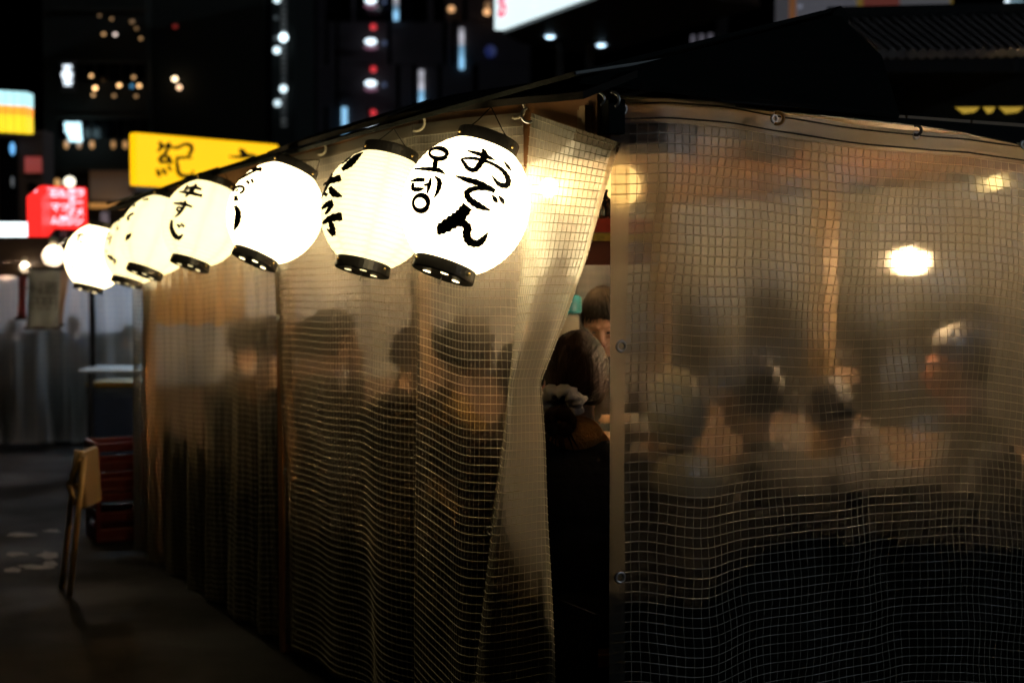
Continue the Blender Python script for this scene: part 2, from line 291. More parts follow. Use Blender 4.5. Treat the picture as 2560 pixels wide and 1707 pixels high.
# shelf, cloth valance inside
shelf = empty('wall_shelf', P(1512, 570, 4.75), 'red edged shelf seen through the gap between the curtains', 'shelf')
q = P(1512, 575, 4.75); RED = mat('red_print_cloth', (.62, .07, .05), .7, 0, .35, 40); YEL = mat('yellow_print', (.75, .55, .12), .7, 0, .5, 60)
MB().box(q + [0, 0, -.02], (.34, .16, .018)).build('board', WOOD, shelf); MB().box(q + [0, -.084, .012], (.34, .006, .045)).build('red_trim', RED, shelf); MB().box(q + [0, -.085, -.026], (.34, .006, .026)).build('yellow_trim', YEL, shelf)
MB().box(q + [0, -.02, -.075], (.34, .04, .085)).build('apron', mat('maroon_board', (.16, .04, .03), .6), shelf)
sp = empty('shelf_bracket_post', (float(q[0])+.2, float(q[1]), 0), 'dark post that carries the red edged shelf', 'post'); MB().box((q[0]+.2, q[1], 1.02), (.05, .05, 2.03)).build('post', WOOD_D, sp)
def bottle(px, py_base, Y, h, r, m, label, capm=None, cat='bottle'):
    b = P(px, py_base, Y); o = empty('bottle', b, label, cat)
    MB().lathe([(r*.9, 0), (r, .01), (r, h*.58), (r*.8, h*.68), (r*.34, h*.78), (r*.32, h*.9), (r*.4, h*.905), (r*.4, h*.94), (r*.3, h*.95)], 16, b).build('glass_body', m, o, True)
    MB().lathe([(r*.42, h*.95), (r*.42, h), (r*.3, h*1.005)], 12, b).build('cap', capm or INK_B, o, True); return o
DGLASS = mat('dark_glass', (.012, .014, .012), .12); bottle(1513, 548, 4.72, .098, .024, DGLASS, 'small dark sauce bottle on the red edged shelf')
jb = P(1412, 858, 5.2); jar = empty('jar', jb, 'white jar with turquoise lid behind the seated woman', 'jar')
MB().lathe([(.05, 0), (.055, .01), (.052, .10), (.045, .11)], 16, jb).build('jar_body', mat('cream_ceramic', (.75, .7, .58), .4), jar, True); MB().lathe([(.06, .112), (.062, .12), (.06, .17), (.05, .178)], 18, jb).build('lid', mat('turquoise_plastic', (.03, .28, .36), .4), jar, True)
js = empty('jar_shelf', (float(jb[0]), float(jb[1]), 0), 'narrow dark stand inside the stall under the turquoise lidded jar', 'stand'); MB().box((jb[0], jb[1]+.02, jb[2]-.012), (.16, .16, .02)).build('top', WOOD_D, js); MB().box((jb[0]-.02, jb[1]+.03, jb[2]/2-.012), (.05, .05, jb[2]-.026)).build('leg', WOOD_D, js)
val = empty('cloth_valance', P(480, 700, 8.6), 'brown cloth valance hanging at the far end of the stall', 'valance')
VAL = mat('brown_cloth', (.40, .23, .08), .9, 0, .2, 10)
vx = np.linspace(355, 700, 28); V = []
for j, (zt) in enumerate((2.0, 1.28)):
    for i, x in enumerate(vx):
        u = 4.72 + .02*math.sin(i*1.3); w = .03 + i*.019; V.append(uw(u, w, zt + (.01*math.sin(i*.9) if j else 0)))
MB().add(V, [(i, i+1, 28+i+1, 28+i) for i in range(27)]).build('cloth', VAL, val, True)
# ------------------------------------------------------------------ clear curtains with their woven threads
def normals(Pg):
    a = np.gradient(Pg, axis=0); b = np.gradient(Pg, axis=1); n = np.cross(a, b); n /= np.linalg.norm(n, axis=2, keepdims=True) + 1e-9; return n
def grid_quads(n, m, flip=False):
    i = np.arange(n*m).reshape(n, m); q = np.stack([i[:-1, :-1], i[1:, :-1], i[1:, 1:], i[:-1, 1:]], -1).reshape(-1, 4); return q[:, ::-1] if flip else q
def threads(Fn, S0, S1, T0, T1, pitch, r, horizontal, sign, step):
    if horizontal: s = np.arange(S0, S1 + step*.5, step); t = np.arange(T0, T1, pitch)
    else: s = np.arange(S0, S1, pitch); t = np.arange(T0, T1 + step*.5, step)
    SS, TT = np.meshgrid(s, t, indexing='ij'); Q = Fn(SS, TT); n = normals(Q) * sign
    if horizontal: Q, n = Q.transpose(1, 0, 2), n.transpose(1, 0, 2)
    al = np.gradient(Q, axis=1); al /= np.linalg.norm(al, axis=2, keepdims=True) + 1e-9; side = np.cross(n, al)
    V = np.stack([Q + n*(.0006 + 1.7*r), Q + n*.0006 + side*r, Q + n*.0006 - side*r], 2); L, M = Q.shape[:2]
    idx = np.arange(L*M*3).reshape(L, M, 3); F = [np.stack([idx[:, :-1, a], idx[:, 1:, a], idx[:, 1:, b], idx[:, :-1, b]], -1).reshape(-1, 4) for a, b in ((0, 1), (1, 2), (2, 0))]
    return V.reshape(-1, 3), np.concatenate(F)
def curtain(name, label, Fn, S0, S1, T1, vmat, sign, pitch=.025, r=.00095, sres=.02, tres=.03, T0=0., tm=None, rv=.00045, parent=None, pname='sheet'):
    root = parent or empty(name, tuple(Fn(np.array([[(S0+S1)/2]]), np.array([[T1]]))[0, 0]), label, 'curtain', 'clear curtains around the stall')
    s = np.linspace(S0, S1, max(3, int((S1-S0)/sres)+1)); t = np.linspace(T0, T1, max(3, int((T1-T0)/tres)+1)); SS, TT = np.meshgrid(s, t, indexing='ij')
    link(pname, np_mesh(pname, Fn(SS, TT).reshape(-1, 3), grid_quads(len(s), len(t), sign < 0)), vmat, root, True)
    Va, Fa = threads(Fn, S0, S1, T0+.012, T1, pitch, r, True, sign, sres); Vb, Fb = threads(Fn, S0+.012, S1, T0, T1, pitch, rv, False, sign, tres)
    o = link('thread_grid', np_mesh('thread_grid', np.concatenate([Va, Vb]), np.concatenate([Fa, Fb + len(Va)])), tm or THR, root); o['kind'] = 'stuff'
    return root
def strip(Fn, s_of_t, width, T0, T1, name, m, parent, sign, off=.0035, n=60):   # a hem that follows the curtain
    t = np.linspace(T0, T1, n); V = []
    for k in (0, .5, 1):
        s = np.array([s_of_t(x) for x in t]) + k*width; Q = Fn(s[:, None], t[:, None])[:, 0]; Q2 = Fn(s[:, None]+.01, t[:, None])[:, 0]; Q3 = Fn(s[:, None], t[:, None]+.01)[:, 0]
        nn = np.cross(Q2-Q, Q3-Q); nn /= np.linalg.norm(nn, axis=1, keepdims=True); V.append(Q + nn*sign*off)
    return link(name, np_mesh(name, np.stack(V, 0).reshape(-1, 3), grid_quads(3, n, sign < 0)), m, parent, True)
def eyelet(p, nrm, parent, R=.011):
    MB().torus(p, R, .0042, nrm, 18, 8).build('eyelet', STEEL, parent, True)
# --- lantern side, near and far curtains (s = u, t = drop below the top edge)
top_px = [(1325, 282), (1253, 289), (1044, 312), (930, 338), (810, 372), (714, 399), (600, 437), (430, 492), (330, 522)]
tu = [LW(x, y) for x, y in top_px]; tU = np.array([a for a, _ in tu]); tZ = np.array([b for _, b in tu])
def ztop(u): return np.interp(u, tU, tZ)
def sm(x): return 1/(1+np.exp(-np.clip(x, -30, 30)))
U_CREASE = LW(1042, 900)[0]; U_HEM = LW(690, 800)[0]; U_FAR = LW(328, 800)[0]; U_FOLD = LW(1318, 400)[0]
def to3(u, z, d):
    return np.stack([C0[0] + u*DL[0] + d*NL[0], C0[1] + u*DL[1] + d*NL[1], z], -1)
def F_near(u, t):
    k = np.clip(t/1.6, 0, 1.2); us_ = u + .012*k*np.sin(t*2.1 + u*3)
    d = (.006 + .018*k)*np.sin(2*np.pi*us_/.71 + .6 + 1.2*np.sin(u*1.3))*(.45 + .55*sm((U_CREASE + .2 - u)/.12)) + .012*k*np.sin(2*np.pi*us_/.37 + 1.7 + 2*np.sin(u*1.9)) + .006*np.sin(u*2.6 + t*3.1)
    d = d + (.008 + .05*k)*(sm((U_CREASE - u)/.008) - .5) * np.exp(-np.clip(U_CREASE-u, 0, 9)/.35)
    z = ztop(u) - t - .02*k*np.sin(2*np.pi*u/.62 + .5)*(.25 + .75*sm((U_CREASE + .15 - u)/.1)) - .035*k*sm((U_CREASE - u)/.05)*sm((u - U_CREASE + .35)/.06)
    return to3(u, z, d + .012)
def F_far(u, t):
    k = np.clip(t/1.5, 0, 1.2)
    d = (.004 + .02*k)*np.sin(2*np.pi*u/.38 + .4*np.sin(t*2)) + (.003 + .006*k)*np.sin(2*np.pi*u/.115 + 2) + .008*np.sin(u*5 + t*2)
    return to3(u, ztop(u) - t - .012*k*np.sin(u*7), d - .022)
DROP = 1.96
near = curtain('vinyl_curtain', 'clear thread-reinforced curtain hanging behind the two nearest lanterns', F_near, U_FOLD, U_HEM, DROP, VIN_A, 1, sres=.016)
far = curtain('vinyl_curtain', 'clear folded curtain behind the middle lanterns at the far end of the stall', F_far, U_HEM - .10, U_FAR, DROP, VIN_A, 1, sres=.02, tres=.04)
strip(F_near, lambda t: U_HEM - .055, .055, 0.0, DROP, 'side_hem', HEM_S, near, 1)
strip(F_far, lambda t: U_FAR - .05, .05, 0, DROP, 'side_hem', HEM_S, far, 1)
def top_band(Fn, s0, s1, parent, h=.035, m=HEM, sign=1, n=80):
    s = np.linspace(s0, s1, n); V = []
    for t in (0., h/2, h):
        Q = Fn(s[:, None], np.full((n, 1), t))[:, 0]; Q2 = Fn(s[:, None]+.01, np.full((n, 1), t))[:, 0]; Q3 = Fn(s[:, None], np.full((n, 1), t+.01))[:, 0]
        nn = np.cross(Q2-Q, Q3-Q); nn /= np.linalg.norm(nn, axis=1, keepdims=True); V.append(Q + nn*sign*.004)
    link('top_hem', np_mesh('top_hem', np.stack(V, 1).reshape(-1, 3), grid_quads(n, 3, sign < 0)), m, parent, True)
top_band(F_near, U_FOLD, U_HEM, near); top_band(F_far, U_HEM-.1, U_FAR, far)
nl3 = np.array([NL[0], NL[1], 0]); nr3 = np.array([NR[0], NR[1], 0])
for px, py in ((684, 795), (680, 1172), (684, 1500)):
    u, z = LW(px, py); eyelet(F_near(np.array([[U_HEM-.028]]), np.array([[ztop(U_HEM)-z]]))[0, 0] + nl3*.006, nl3, near)
for py in (790, 1037, 1283):
    u, z = LW(336, py); eyelet(F_far(np.array([[U_FAR-.02]]), np.array([[ztop(U_FAR)-z]]))[0, 0] + nl3*.006, nl3, far)
# --- the loose corner flap of the near curtain (s = 0..1 across, t = metres down)
yb = np.array([283, 450, 640, 800, 950, 1100, 1300, 1500, 1707, 1960]); lx = np.array([1328, 1316, 1304, 1290, 1276, 1260, 1228, 1204, 1181, 1150]); ry = np.array([358, 470, 640, 790, 955, 1110, 1300, 1500, 1707, 1960]); rx = np.array([1548, 1515, 1472, 1418, 1351, 1362, 1369, 1379, 1389, 1400])
ROWS = []
for i in range(len(yb)):
    ROWS.append((on_wall(lx[i], yb[i], NL, .012), on_wall(rx[i], ry[i], NL, .03 if i < 2 else .05)))
RL = np.array([a for a, _ in ROWS]); RR = np.array([b for _, b in ROWS]); RT = RL[0, 2] - RL[:, 2]
def F_flap(s, t):
    a = s/.475; L = np.stack([np.interp(t, RT, RL[:, i]) for i in range(3)], -1); R = np.stack([np.interp(t, RT, RR[:, i]) for i in range(3)], -1)
    Q = L + (R-L)*a[..., None]; k = np.clip((t-.1)/1.0, 0, 1)
    d = .03*np.sin(np.pi*a)*(1-k) + (.085*np.sin(np.pi*np.clip(a*1.5, 0, 1)) - .05*np.sin(np.pi*np.clip(a*3-2, 0, 1)))*k + .006*np.sin(14*a + 3*t)*(.3+k) + .004*np.sin(9*t+4*a)
    Q = Q + d[..., None]*np.array([NL[0]*.6+NR[0]*.4, NL[1]*.6+NR[1]*.4, 0]); return Q
curtain(None, None, F_flap, 0, .475, 1.75, VIN_FLAP, -1, parent=near, pname='corner_flap', sres=.012, tres=.02, tm=THR)
strip(F_flap, lambda t: .0, .045, .75, 1.75, 'flap_hem', HEM_S, near, -1); strip(F_flap, lambda t: .455, .02, 0.0, 1.75, 'flap_hem', HEM_S, near, -1)
s_ = np.linspace(0, .475, 30); Vb = [F_flap(s_[:, None], np.full((30, 1), t))[:, 0] + np.array([NR[0], NR[1], 0])*.006 for t in (-.0, .02, .04)]
link('flap_top_hem', np_mesh('flap_top_hem', np.stack(Vb, 1).reshape(-1, 3), grid_quads(30, 3)), mat('brown_hem', (.22, .15, .08), .7, 0, .3, 20), near, True)
eyelet(F_flap(np.array([[.022]]), np.array([[1.16]]))[0, 0] + (nl3+nr3)*.005, nl3+nr3, near, .011)
# --- front curtain (s = w, t = drop)
rt_px = [(1527, 246), (1640, 254), (1940, 283), (2290, 318), (2420, 339), (2560, 371), (2800, 440)]
ru = [RW(x, y) for x, y in rt_px]; rW = np.array([a for a, _ in ru]); rZ = np.array([b for _, b in ru])
def rtop(w): return np.interp(w, rW, rZ)
W0 = rW[0]
def F_front(w, t):
    q = w - W0; k = np.clip(t/1.5, 0, 1.1); e = np.clip(q/.12, 0, 1)
    d = e*((.006+.012*k)*np.sin(2*np.pi*(q+.10*t)/1.15 + .5) + .03*k*np.exp(-((q-.27)/.11)**2) + .014*np.exp(-((q-.33)/.16)**2 - ((t-.32)/.3)**2) - .02*np.exp(-((q-.6-.25*t)/.07)**2)*np.clip(t*2, 0, 1) + .008*np.sin(9*q + 5*t) + .004*np.sin(23*q - 9*t) + .003*np.sin(31*t+11*q))
    ww = w + e*(.014*np.sin(3.6*t + 4*q + .6)*np.exp(-q*1.2) + .008*np.sin(7*t+9*q))
    z = rtop(w) - t + e*(.012*np.sin(5.2*q + 1.5*t) - .03*k*np.exp(-((q-.26)/.14)**2))
    return np.stack([C0[0] + ww*DR[0] + (d-.0)*NR[0], C0[1] + ww*DR[1] + d*NR[1], z], -1)
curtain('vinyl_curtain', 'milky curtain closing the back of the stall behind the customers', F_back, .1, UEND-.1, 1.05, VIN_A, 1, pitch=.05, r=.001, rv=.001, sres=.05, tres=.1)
curtain('vinyl_curtain', 'milky sheet closing the far end of the stall behind the customers', F_end, .08, WEND, .98, VIN_BACK, -1, pitch=.05, r=.001, rv=.001, sres=.05, tres=.1)
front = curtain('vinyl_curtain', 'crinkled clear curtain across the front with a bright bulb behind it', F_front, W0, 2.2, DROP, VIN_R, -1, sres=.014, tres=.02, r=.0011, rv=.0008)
strip(F_front, lambda t: W0, .044, 0, DROP, 'side_hem', HEM_R, front, -1); top_band(F_front, W0, 2.2, front, .062, HEM, -1)
for h in (.012, .05):
    s = np.linspace(W0+.02, 2.2, 70); MB().tube(list(F_front(s[:, None], np.full((70, 1), h))[:, 0] + nr3*.006), .0022, 5).build('hem_cord', ROPE, front)
for px, py in ((1549, 867), (1546, 1443), (1548, 274), (2290, 330), (2546, 372), (1942, 302)):
    w, z = RW(px, py); eyelet(F_front(np.array([[w]]), np.array([[float(rtop(w))-z]]))[0, 0] + nr3*.006, nr3, front, .0125 if px < 1600 else .009)
# hooks and ties that hold the curtains
def hook(pts, r, m, label):
    o = empty('curtain_hook', pts[0], label, 'hook', 'hooks holding the curtains'); MB().tube(pts, r, 6).build('bent_wire', m, o, True); return o
def arc(px, py, Y, R, a0, a1, n=14, tilt=0):
    out = []
    for i in range(n):
        a = math.radians(a0 + (a1-a0)*i/(n-1)); out.append(P(px + R*math.cos(a), py - R*math.sin(a), Y + tilt*math.sin(a*.5)))
    return out
def wall_Y(px): return 3.5*2080/(px+580)
for i, (px, py, R) in enumerate(((1288, 272, 24), (1040, 306, 22), (800, 372, 15), (640, 412, 11))):
    Y = wall_Y(px) - .17; hook(arc(px, py, Y, R, -110, 150), .0042, PVC_TIE, ['pale hook over the beam above the nearest lantern', 'pale hook over the beam between first and second lanterns', 'pale hook over the beam between second and third lanterns', 'pale hook over the beam left of the third lantern'][i])
hook(arc(1330, 270, wall_Y(1330)-.2, 40, 150, 25), .005, INK_B, 'black wire hook arched over the corner of the beam'); hook(arc(1322, 288, wall_Y(1330)-.16, 18, 100, 300), .004, STEEL, 'steel ring hanging at the corner of the beam')
hook(arc(1528, 250, 3.42, 20, 90, -60), .004, STEEL, 'steel hook at the corner of the front curtain'); hook(arc(1495, 248, 3.42, 16, 80, -70), .003, STEEL, 'thin wire hook left of the front curtain corner')
hook(arc(1944, 296, 3.66, 15, 120, -120), .0045, mat('amber_tie', (.6, .33, .08), .5), 'amber tie at the top of the front curtain'); hook(arc(2291, 326, 3.84, 12, 120, -120), .0045, INK_B, 'black tie at the top of the front curtain')
# ------------------------------------------------------------------ paper lanterns with brushed lettering
def paper(name, col, s):
    m, t, out = nt(name); tc = N(t, 'TexCoord'); nz = N(t, 'TexNoise', {0: tc.outputs['Object'], 'Scale': 30, 'Detail': 4}); mr = N(t, 'MapRange', {0: nz.outputs[0], 3: .9*s, 4: 1.1*s})
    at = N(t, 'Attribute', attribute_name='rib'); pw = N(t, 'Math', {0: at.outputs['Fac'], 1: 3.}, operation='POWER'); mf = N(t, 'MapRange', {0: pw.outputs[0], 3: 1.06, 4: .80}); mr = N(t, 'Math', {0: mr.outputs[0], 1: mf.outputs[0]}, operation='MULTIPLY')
    b = N(t, 'BsdfPrincipled', {'Base Color': c4((.8, .76, .66)), 'Roughness': .7, 'Emission Color': c4(col), 'Emission Strength': mr.outputs[0]}); t.links.new(b.outputs[0], out.inputs[0]); return m
PAPER_W = paper('lit_white_paper', (1, .78, .40), 4.6); PAPER_C = paper('lit_cream_paper', (1, .80, .37), 1.6)
def ink():
    m, t, out = nt('brushed_ink'); tc = N(t, 'TexCoord'); nz = N(t, 'TexNoise', {0: tc.outputs['Object'], 'Scale': 90, 'Detail': 3}); r = N(t, 'MapRange', {0: nz.outputs[0], 3: .006, 4: .03})
    b = N(t, 'BsdfPrincipled', {'Base Color': r.outputs[0], 'Roughness': .55}); t.links.new(b.outputs[0], out.inputs[0]); return m
INK = ink(); RLAN = .17; HLAN = .188
def catmull(pts, n=7):
    p = np.array(pts, float); p = np.vstack([2*p[0]-p[1], p, 2*p[-1]-p[-2]]); out = []
    for i in range(1, len(p)-2):
        for t in np.linspace(0, 1, n, endpoint=False):
            out.append(.5*((2*p[i]) + (-p[i-1]+p[i+1])*t + (2*p[i-1]-5*p[i]+4*p[i+1]-p[i+2])*t*t + (-p[i-1]+3*p[i]-3*p[i+1]+p[i+2])*t**3))
    return np.array(out + [p[-2]])
def ring(cx, cy, rx, ry, w, tilt=0, n=16):
    a = math.radians(tilt); return [(cx + rx*math.cos(q)*math.cos(a) - ry*math.sin(q)*math.sin(a), cy + rx*math.cos(q)*math.sin(a) + ry*math.sin(q)*math.cos(a), w*(.85+.25*math.sin(q*1.5))) for q in np.linspace(.2, 2*math.pi+.25, n)]
def lantern(label, cx, cy, Y, tilt, dtilt, pap, strokes, zc, chars, zs, hook_px):
    c = P(cx, cy, Y); v = EY - c; v /= np.linalg.norm(v); rt = np.cross([0, 0, 1], v); rt = -rt/np.linalg.norm(rt); rt = np.cross(v, [0, 0, 1]) * -1; rt /= np.linalg.norm(rt); upv = np.cross(v, rt)
    if upv[2] < 0: upv = -upv
    if rt[0] < 0: rt = -rt
    a, b = math.radians(tilt), math.radians(dtilt)
    ax = upv*math.cos(a)*math.cos(b) + rt*math.sin(a)*math.cos(b) - v*math.sin(b); ax /= np.linalg.norm(ax)
    e1 = np.cross(ax, v); e1 /= np.linalg.norm(e1); A = np.array([e1, np.cross(ax, e1), ax])
    root = empty('paper_lantern', c - ax*(HLAN), label, 'lantern', 'paper lanterns hung along the stall')
    zc_ = HLAN*math.sqrt(1-(.078/RLAN)**2); nr = 22; prof = []
    for i in range(nr*2+1):
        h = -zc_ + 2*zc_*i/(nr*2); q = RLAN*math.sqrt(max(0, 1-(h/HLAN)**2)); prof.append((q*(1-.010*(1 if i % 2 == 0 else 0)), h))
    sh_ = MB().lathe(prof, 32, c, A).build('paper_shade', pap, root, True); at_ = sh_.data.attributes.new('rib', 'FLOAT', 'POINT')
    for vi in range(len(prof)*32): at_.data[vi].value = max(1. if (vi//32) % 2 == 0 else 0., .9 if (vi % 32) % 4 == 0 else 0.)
    for sgn, nm in ((1, 'top_cap'), (-1, 'bottom_cap')):
        z0 = sgn*(zc_-.004); z1 = sgn*(zc_+.031); r0, r1 = .083, .085
        pr_ = [(r0-.006, z0), (r0, z0), (r1, z1-sgn*.003), (r1-.003, z1), (.03, z1-sgn*.004), (.002, z1-sgn*.004)]
        if sgn < 0: pr_ = pr_[::-1]
        cap = MB().lathe(pr_, 36, c, A).build(nm, BLACK, root, False); cap.modifiers.new('e', 'BEVEL').width = .0012
        for k in range(3):
            an = 2*math.pi*k/3 + 1.4; d = A[0]*math.cos(an) + A[1]*math.sin(an); MB().ball(c + d*(r0+.0012) + ax*sgn*(zc_+.011), (.0045, .0045, .0045), 8, 6).build('rivet', BRASS, cap, True)
        if sgn < 0:
            for k in range(3):
                an = 2*math.pi*k/3 + .6; d = A[0]*math.cos(an) + A[1]*math.sin(an)
                MB().lathe([(.0001, -.0012), (.0105, -.0012), (.0105, .0), (.0001, .0)], 14, c + d*.047 + ax*(z1+.0028), A).build('vent_glow_disc', pap, cap)  # glowing discs stand in for lantern light through the vents
            MB().torus(c + ax*(z1-.014), .011, .0011, A[0], 16, 5).build('wire_ring', STEEL, cap, True)
    M = np.stack([e / s for e, s in zip(A, (RLAN, RLAN, HLAN))])            # unit-ball frame
    zr_ = None; off = .0
    ico = math.cos(0)
    mbk = MB(); brk = set(np.cumsum(chars))
    for j, st in enumerate(strokes):
        q = catmull(st) if len(st) > 2 else np.array(st, float); q[:, 2] *= 1.35 if Y < 5 else 1.8; d = np.gradient(q[:, :2], axis=0); d /= np.linalg.norm(d, axis=1, keepdims=True)+1e-9; nn = np.stack([-d[:, 1], d[:, 0]], 1)
        wob = 1 + .12*np.sin(np.arange(len(q))*1.9 + j); rows = []
        for k in (-.5, -.17, .17, .5):
            rows.append(q[:, :2] + nn*(q[:, 2]*wob)[:, None]*k)
        G = (np.stack(rows, 1) - np.array(zc))/zs                            # in lantern radii, photo directions
        G = G.reshape(-1, 2); L = np.linalg.norm(G, axis=1); f = np.minimum(1, 1.05/np.maximum(L, 1e-6)); G = G*f[:, None]; V = []
        for gx, gy in G:
            o = c + rt*gx*RLAN - upv*gy*RLAN + v*.6; o2 = M @ (o - c); dv = M @ (-v); aa = dv@dv; bb = 2*o2@dv; cc = o2@o2 - (1.008+.0006*j)**2; D = bb*bb - 4*aa*cc
            tt = (-bb - math.sqrt(D))/(2*aa) if D > 0 else -bb/(2*aa); V.append(o - v*tt)
        mbk.add(V, [tuple(x) for x in grid_quads(len(q), 4)])
        if j+1 in brk or j == len(strokes)-1: mbk.build('brushed_character', INK, root); mbk = MB()
    hp = P(*hook_px, Y+.03) if hook_px else c + ax*(zc_+.1)
    for sg in (-1, 1):
        s0 = c + ax*(zc_+.02) + A[0]*sg*.07; MB().tube([s0, (s0+hp)/2 + [0, 0, -.004], hp], .0016, 5).build('hanging_wire', ROPE, root)
    return root
K = lambda *a: list(a)
ST1 = [K((690,492,8),(760,512,22),(830,535,26),(890,560,6)), K((800,478,12),(815,520,36),(790,575,34),(745,632,28),(695,622,24),(668,585,20),(645,553,14)), K((645,553,10),(720,548,18),(800,562,18),(880,592,18),(950,640,24),(985,700,32),(972,742,32),(915,732,24),(865,672,6)), K((956,568,6),(985,605,18),(1012,637,6)),
       K((606,676,8),(680,702,28),(780,732,32),(888,785,26)), K((878,775,20),(760,764,26),(690,792,32),(704,842,34),(770,888,36),(852,922,10)), K((868,812,8),(890,845,26),(908,868,6)), K((915,818,8),(940,850,24),(956,880,5)),
       K((692,892,60),(640,958,66),(570,1012,72),(492,1058,58),(470,1062,40)), K((560,1022,40),(650,1012,40),(690,1045,46),(684,1092,44),(704,1142,46),(760,1160,40),(802,1130,34),(838,1080,6)),
       ring(478, 510, 66, 40, 26, 10), K((462,560,24),(458,590,30),(456,618,24)), K((300,620,8),(400,624,22),(480,634,26),(530,662,8)), K((275,712,8),(330,702,24),(384,704,20)), K((296,722,16),(296,765,24),(340,772,24),(378,764,8)), K((376,742,10),(405,738,18),(432,734,14)), K((428,690,10),(416,745,22),(400,802,8)), K((455,676,6),(490,718,28),(478,785,22),(450,834,5)), ring(353, 870, 56, 56, 28, 10)]
ST2 = [K((1148,303,20),(1090,362,44),(1030,425,52),(962,478,26)), K((1120,310,8),(1010,345,18),(930,400,18),(890,438,12)), K((1060,330,10),(1010,380,14),(960,420,12)), K((1010,360,12),(985,350,14)), K((780,612,10),(860,578,40),(955,550,48)), K((868,508,16),(845,570,26),(815,640,22),(765,740,10)), K((850,632,26),(890,690,52),(968,722,10)), K((795,690,20),(828,712,26)),
       K((772,832,16),(830,792,38),(884,775,44)), K((876,785,34),(835,850,26),(806,880,14)), K((778,968,18),(860,918,46),(966,898,58)), K((848,930,26),(872,1000,42),(884,1074,34)), K((884,1074,24),(850,1040,22),(820,1012,8))]
ST3 = [K((1990,112,8),(2060,70,14),(2120,38,14),(2190,4,12)), K((2090,18,10),(2140,14,18),(2190,30,16)), K((1950,205,10),(1985,165,14),(2035,165,14),(2042,195,14),(2010,222,12)), K((1975,205,8),(2000,185,12)), K((2065,112,18),(2090,142,14)), K((2105,100,18),(2122,136,10)), K((1978,235,18),(1982,282,22)), K((1972,318,16),(1998,372,28),(1990,448,30),(1962,520,8))]
ST4 = [K((1552,188,8),(1620,170,18),(1688,186,12)), K((1502,204,8),(1590,216,18),(1692,240,14)), K((1645,142,14),(1606,198,20),(1553,248,8)), K((1575,150,12),(1545,195,10)), K((1458,300,8),(1540,306,18),(1615,332,8)), K((1556,278,10),(1542,330,16),(1512,366,14),(1488,352,12),(1502,332,10),(1528,348,14),(1502,386,14),(1468,414,5)), K((1446,436,12),(1442,500,20),(1466,558,24),(1500,580,22),(1534,552,8)), K((1486,468,8),(1512,496,16)), K((1516,462,8),(1546,492,16))]
ST5 = [K((1060,606,8),(1082,572,22),(1110,546,6)), K((1068,420,8),(1100,395,14),(1130,380,8)), K((1070,440,8),(1095,425,12)), K((1085,400,10),(1075,440,10)), K((1196,272,8),(1248,262,14)), K((1120,330,8),(1140,310,10))]
ST6 = [K((902,552,12),(925,545,12)), K((908,575,12),(912,600,8)), K((930,500,10),(990,480,12)), K((960,450,10),(1010,440,10)), K((975,520,10),(1000,500,10)), K((890,690,10),(905,700,8)), K((902,730,14),(950,748,12)), K((918,752,12),(965,768,14),(958,802,10)), K((940,560,8),(920,640,8))]
ST7 = [K((636,562,8),(672,558,12),(706,550,8)), K((690,545,8),(668,580,12),(646,612,8)), K((655,576,8),(692,632,14)), K((600,826,12),(632,822,8)), K((612,690,8),(634,684,12)), K((700,560,8),(712,585,8))]
lantern('nearest white lantern with three large brushed characters, beside the corner flap', 1165, 515, 3.75, 19, 11, PAPER_W, ST1, (680, 890), [4,4,2,3,6], 480., (1228, 268))
lantern('cream lantern second from the corner with brushed characters down its edge', 942, 525, 4.32, 14, 10, PAPER_C, ST2, (1276, 840), [4,4,5], 519., (985, 322))
lantern('bright white lantern third from the corner, lettering only at its edge', 688, 533, 5.1, 24, 10, PAPER_W, ST3, (2295, 377), [2,4,1,1], 394., (800, 400))
lantern('cream lantern fourth from the corner with three clear brushed characters', 508, 558, 6.0, 18, 9, PAPER_C, ST4, (1695, 460), [4,2,3], 334., (560, 430))
lantern('cream lantern fifth from the corner, half behind the fourth', 395, 588, 6.5, 20, 9, PAPER_C, ST5, (1318, 560), [1,3,1,1], 310., (440, 462))
lantern('cream lantern second from the far end with marks down its edge', 340, 624, 7.55, 16, 7, PAPER_C, ST6, (1134, 680), [2,1,1,1,1,2,1], 267., (360, 500))
lantern('bright white lantern farthest down the row, beside the bare globe bulb', 240, 643, 8.0, 14, 4, PAPER_W, ST7, (800, 745), [3,1,1,1], 252., (262, 520))
# ------------------------------------------------------------------ bulbs inside
def bulb(label, px, py, Y, r, s, col=(1, .60, .23), zc=1.94):
    c = P(px, py, Y); o = empty('light_bulb', c, label, 'light bulb')
    MB().ball(c, r, 16, 12).build('glass', glow('bulb_glow', col, s, vary=.02, sample=True), o, True)
    MB().lathe([(r*.5, r*.86), (r*.5, r*1.9), (r*.25, r*2.0)], 14, c).build('socket', INK_B, o, True)
    MB().tube([c + [0, 0, r*2], (c[0], c[1], zc)], .003, 5).build('cord', INK_B, o); return o
bulb('bright bulb glowing behind the front curtain', 2276, 655, 4.75, .042, 2300, (1, .68, .35))
bulb('warm bulb hidden behind the corner flap', 1372, 470, 5.4, .036, 1100)
bulb('warm bulb over the middle of the counter behind the lanterns', 1010, 560, 7.0, .036, 1900)
bulb('added unseen bulb brightening the far end of the stall behind the nearest lanterns', 1100, 590, 8.05, .04, 2400, (1, .72, .42), zc=1.93)  # added lamp, out of sight, that brightens the far end sheet
bulb('small dim yellow bulb high behind the front curtain', 2487, 457, 5.3, .03, 2.2, (1, .7, .25))
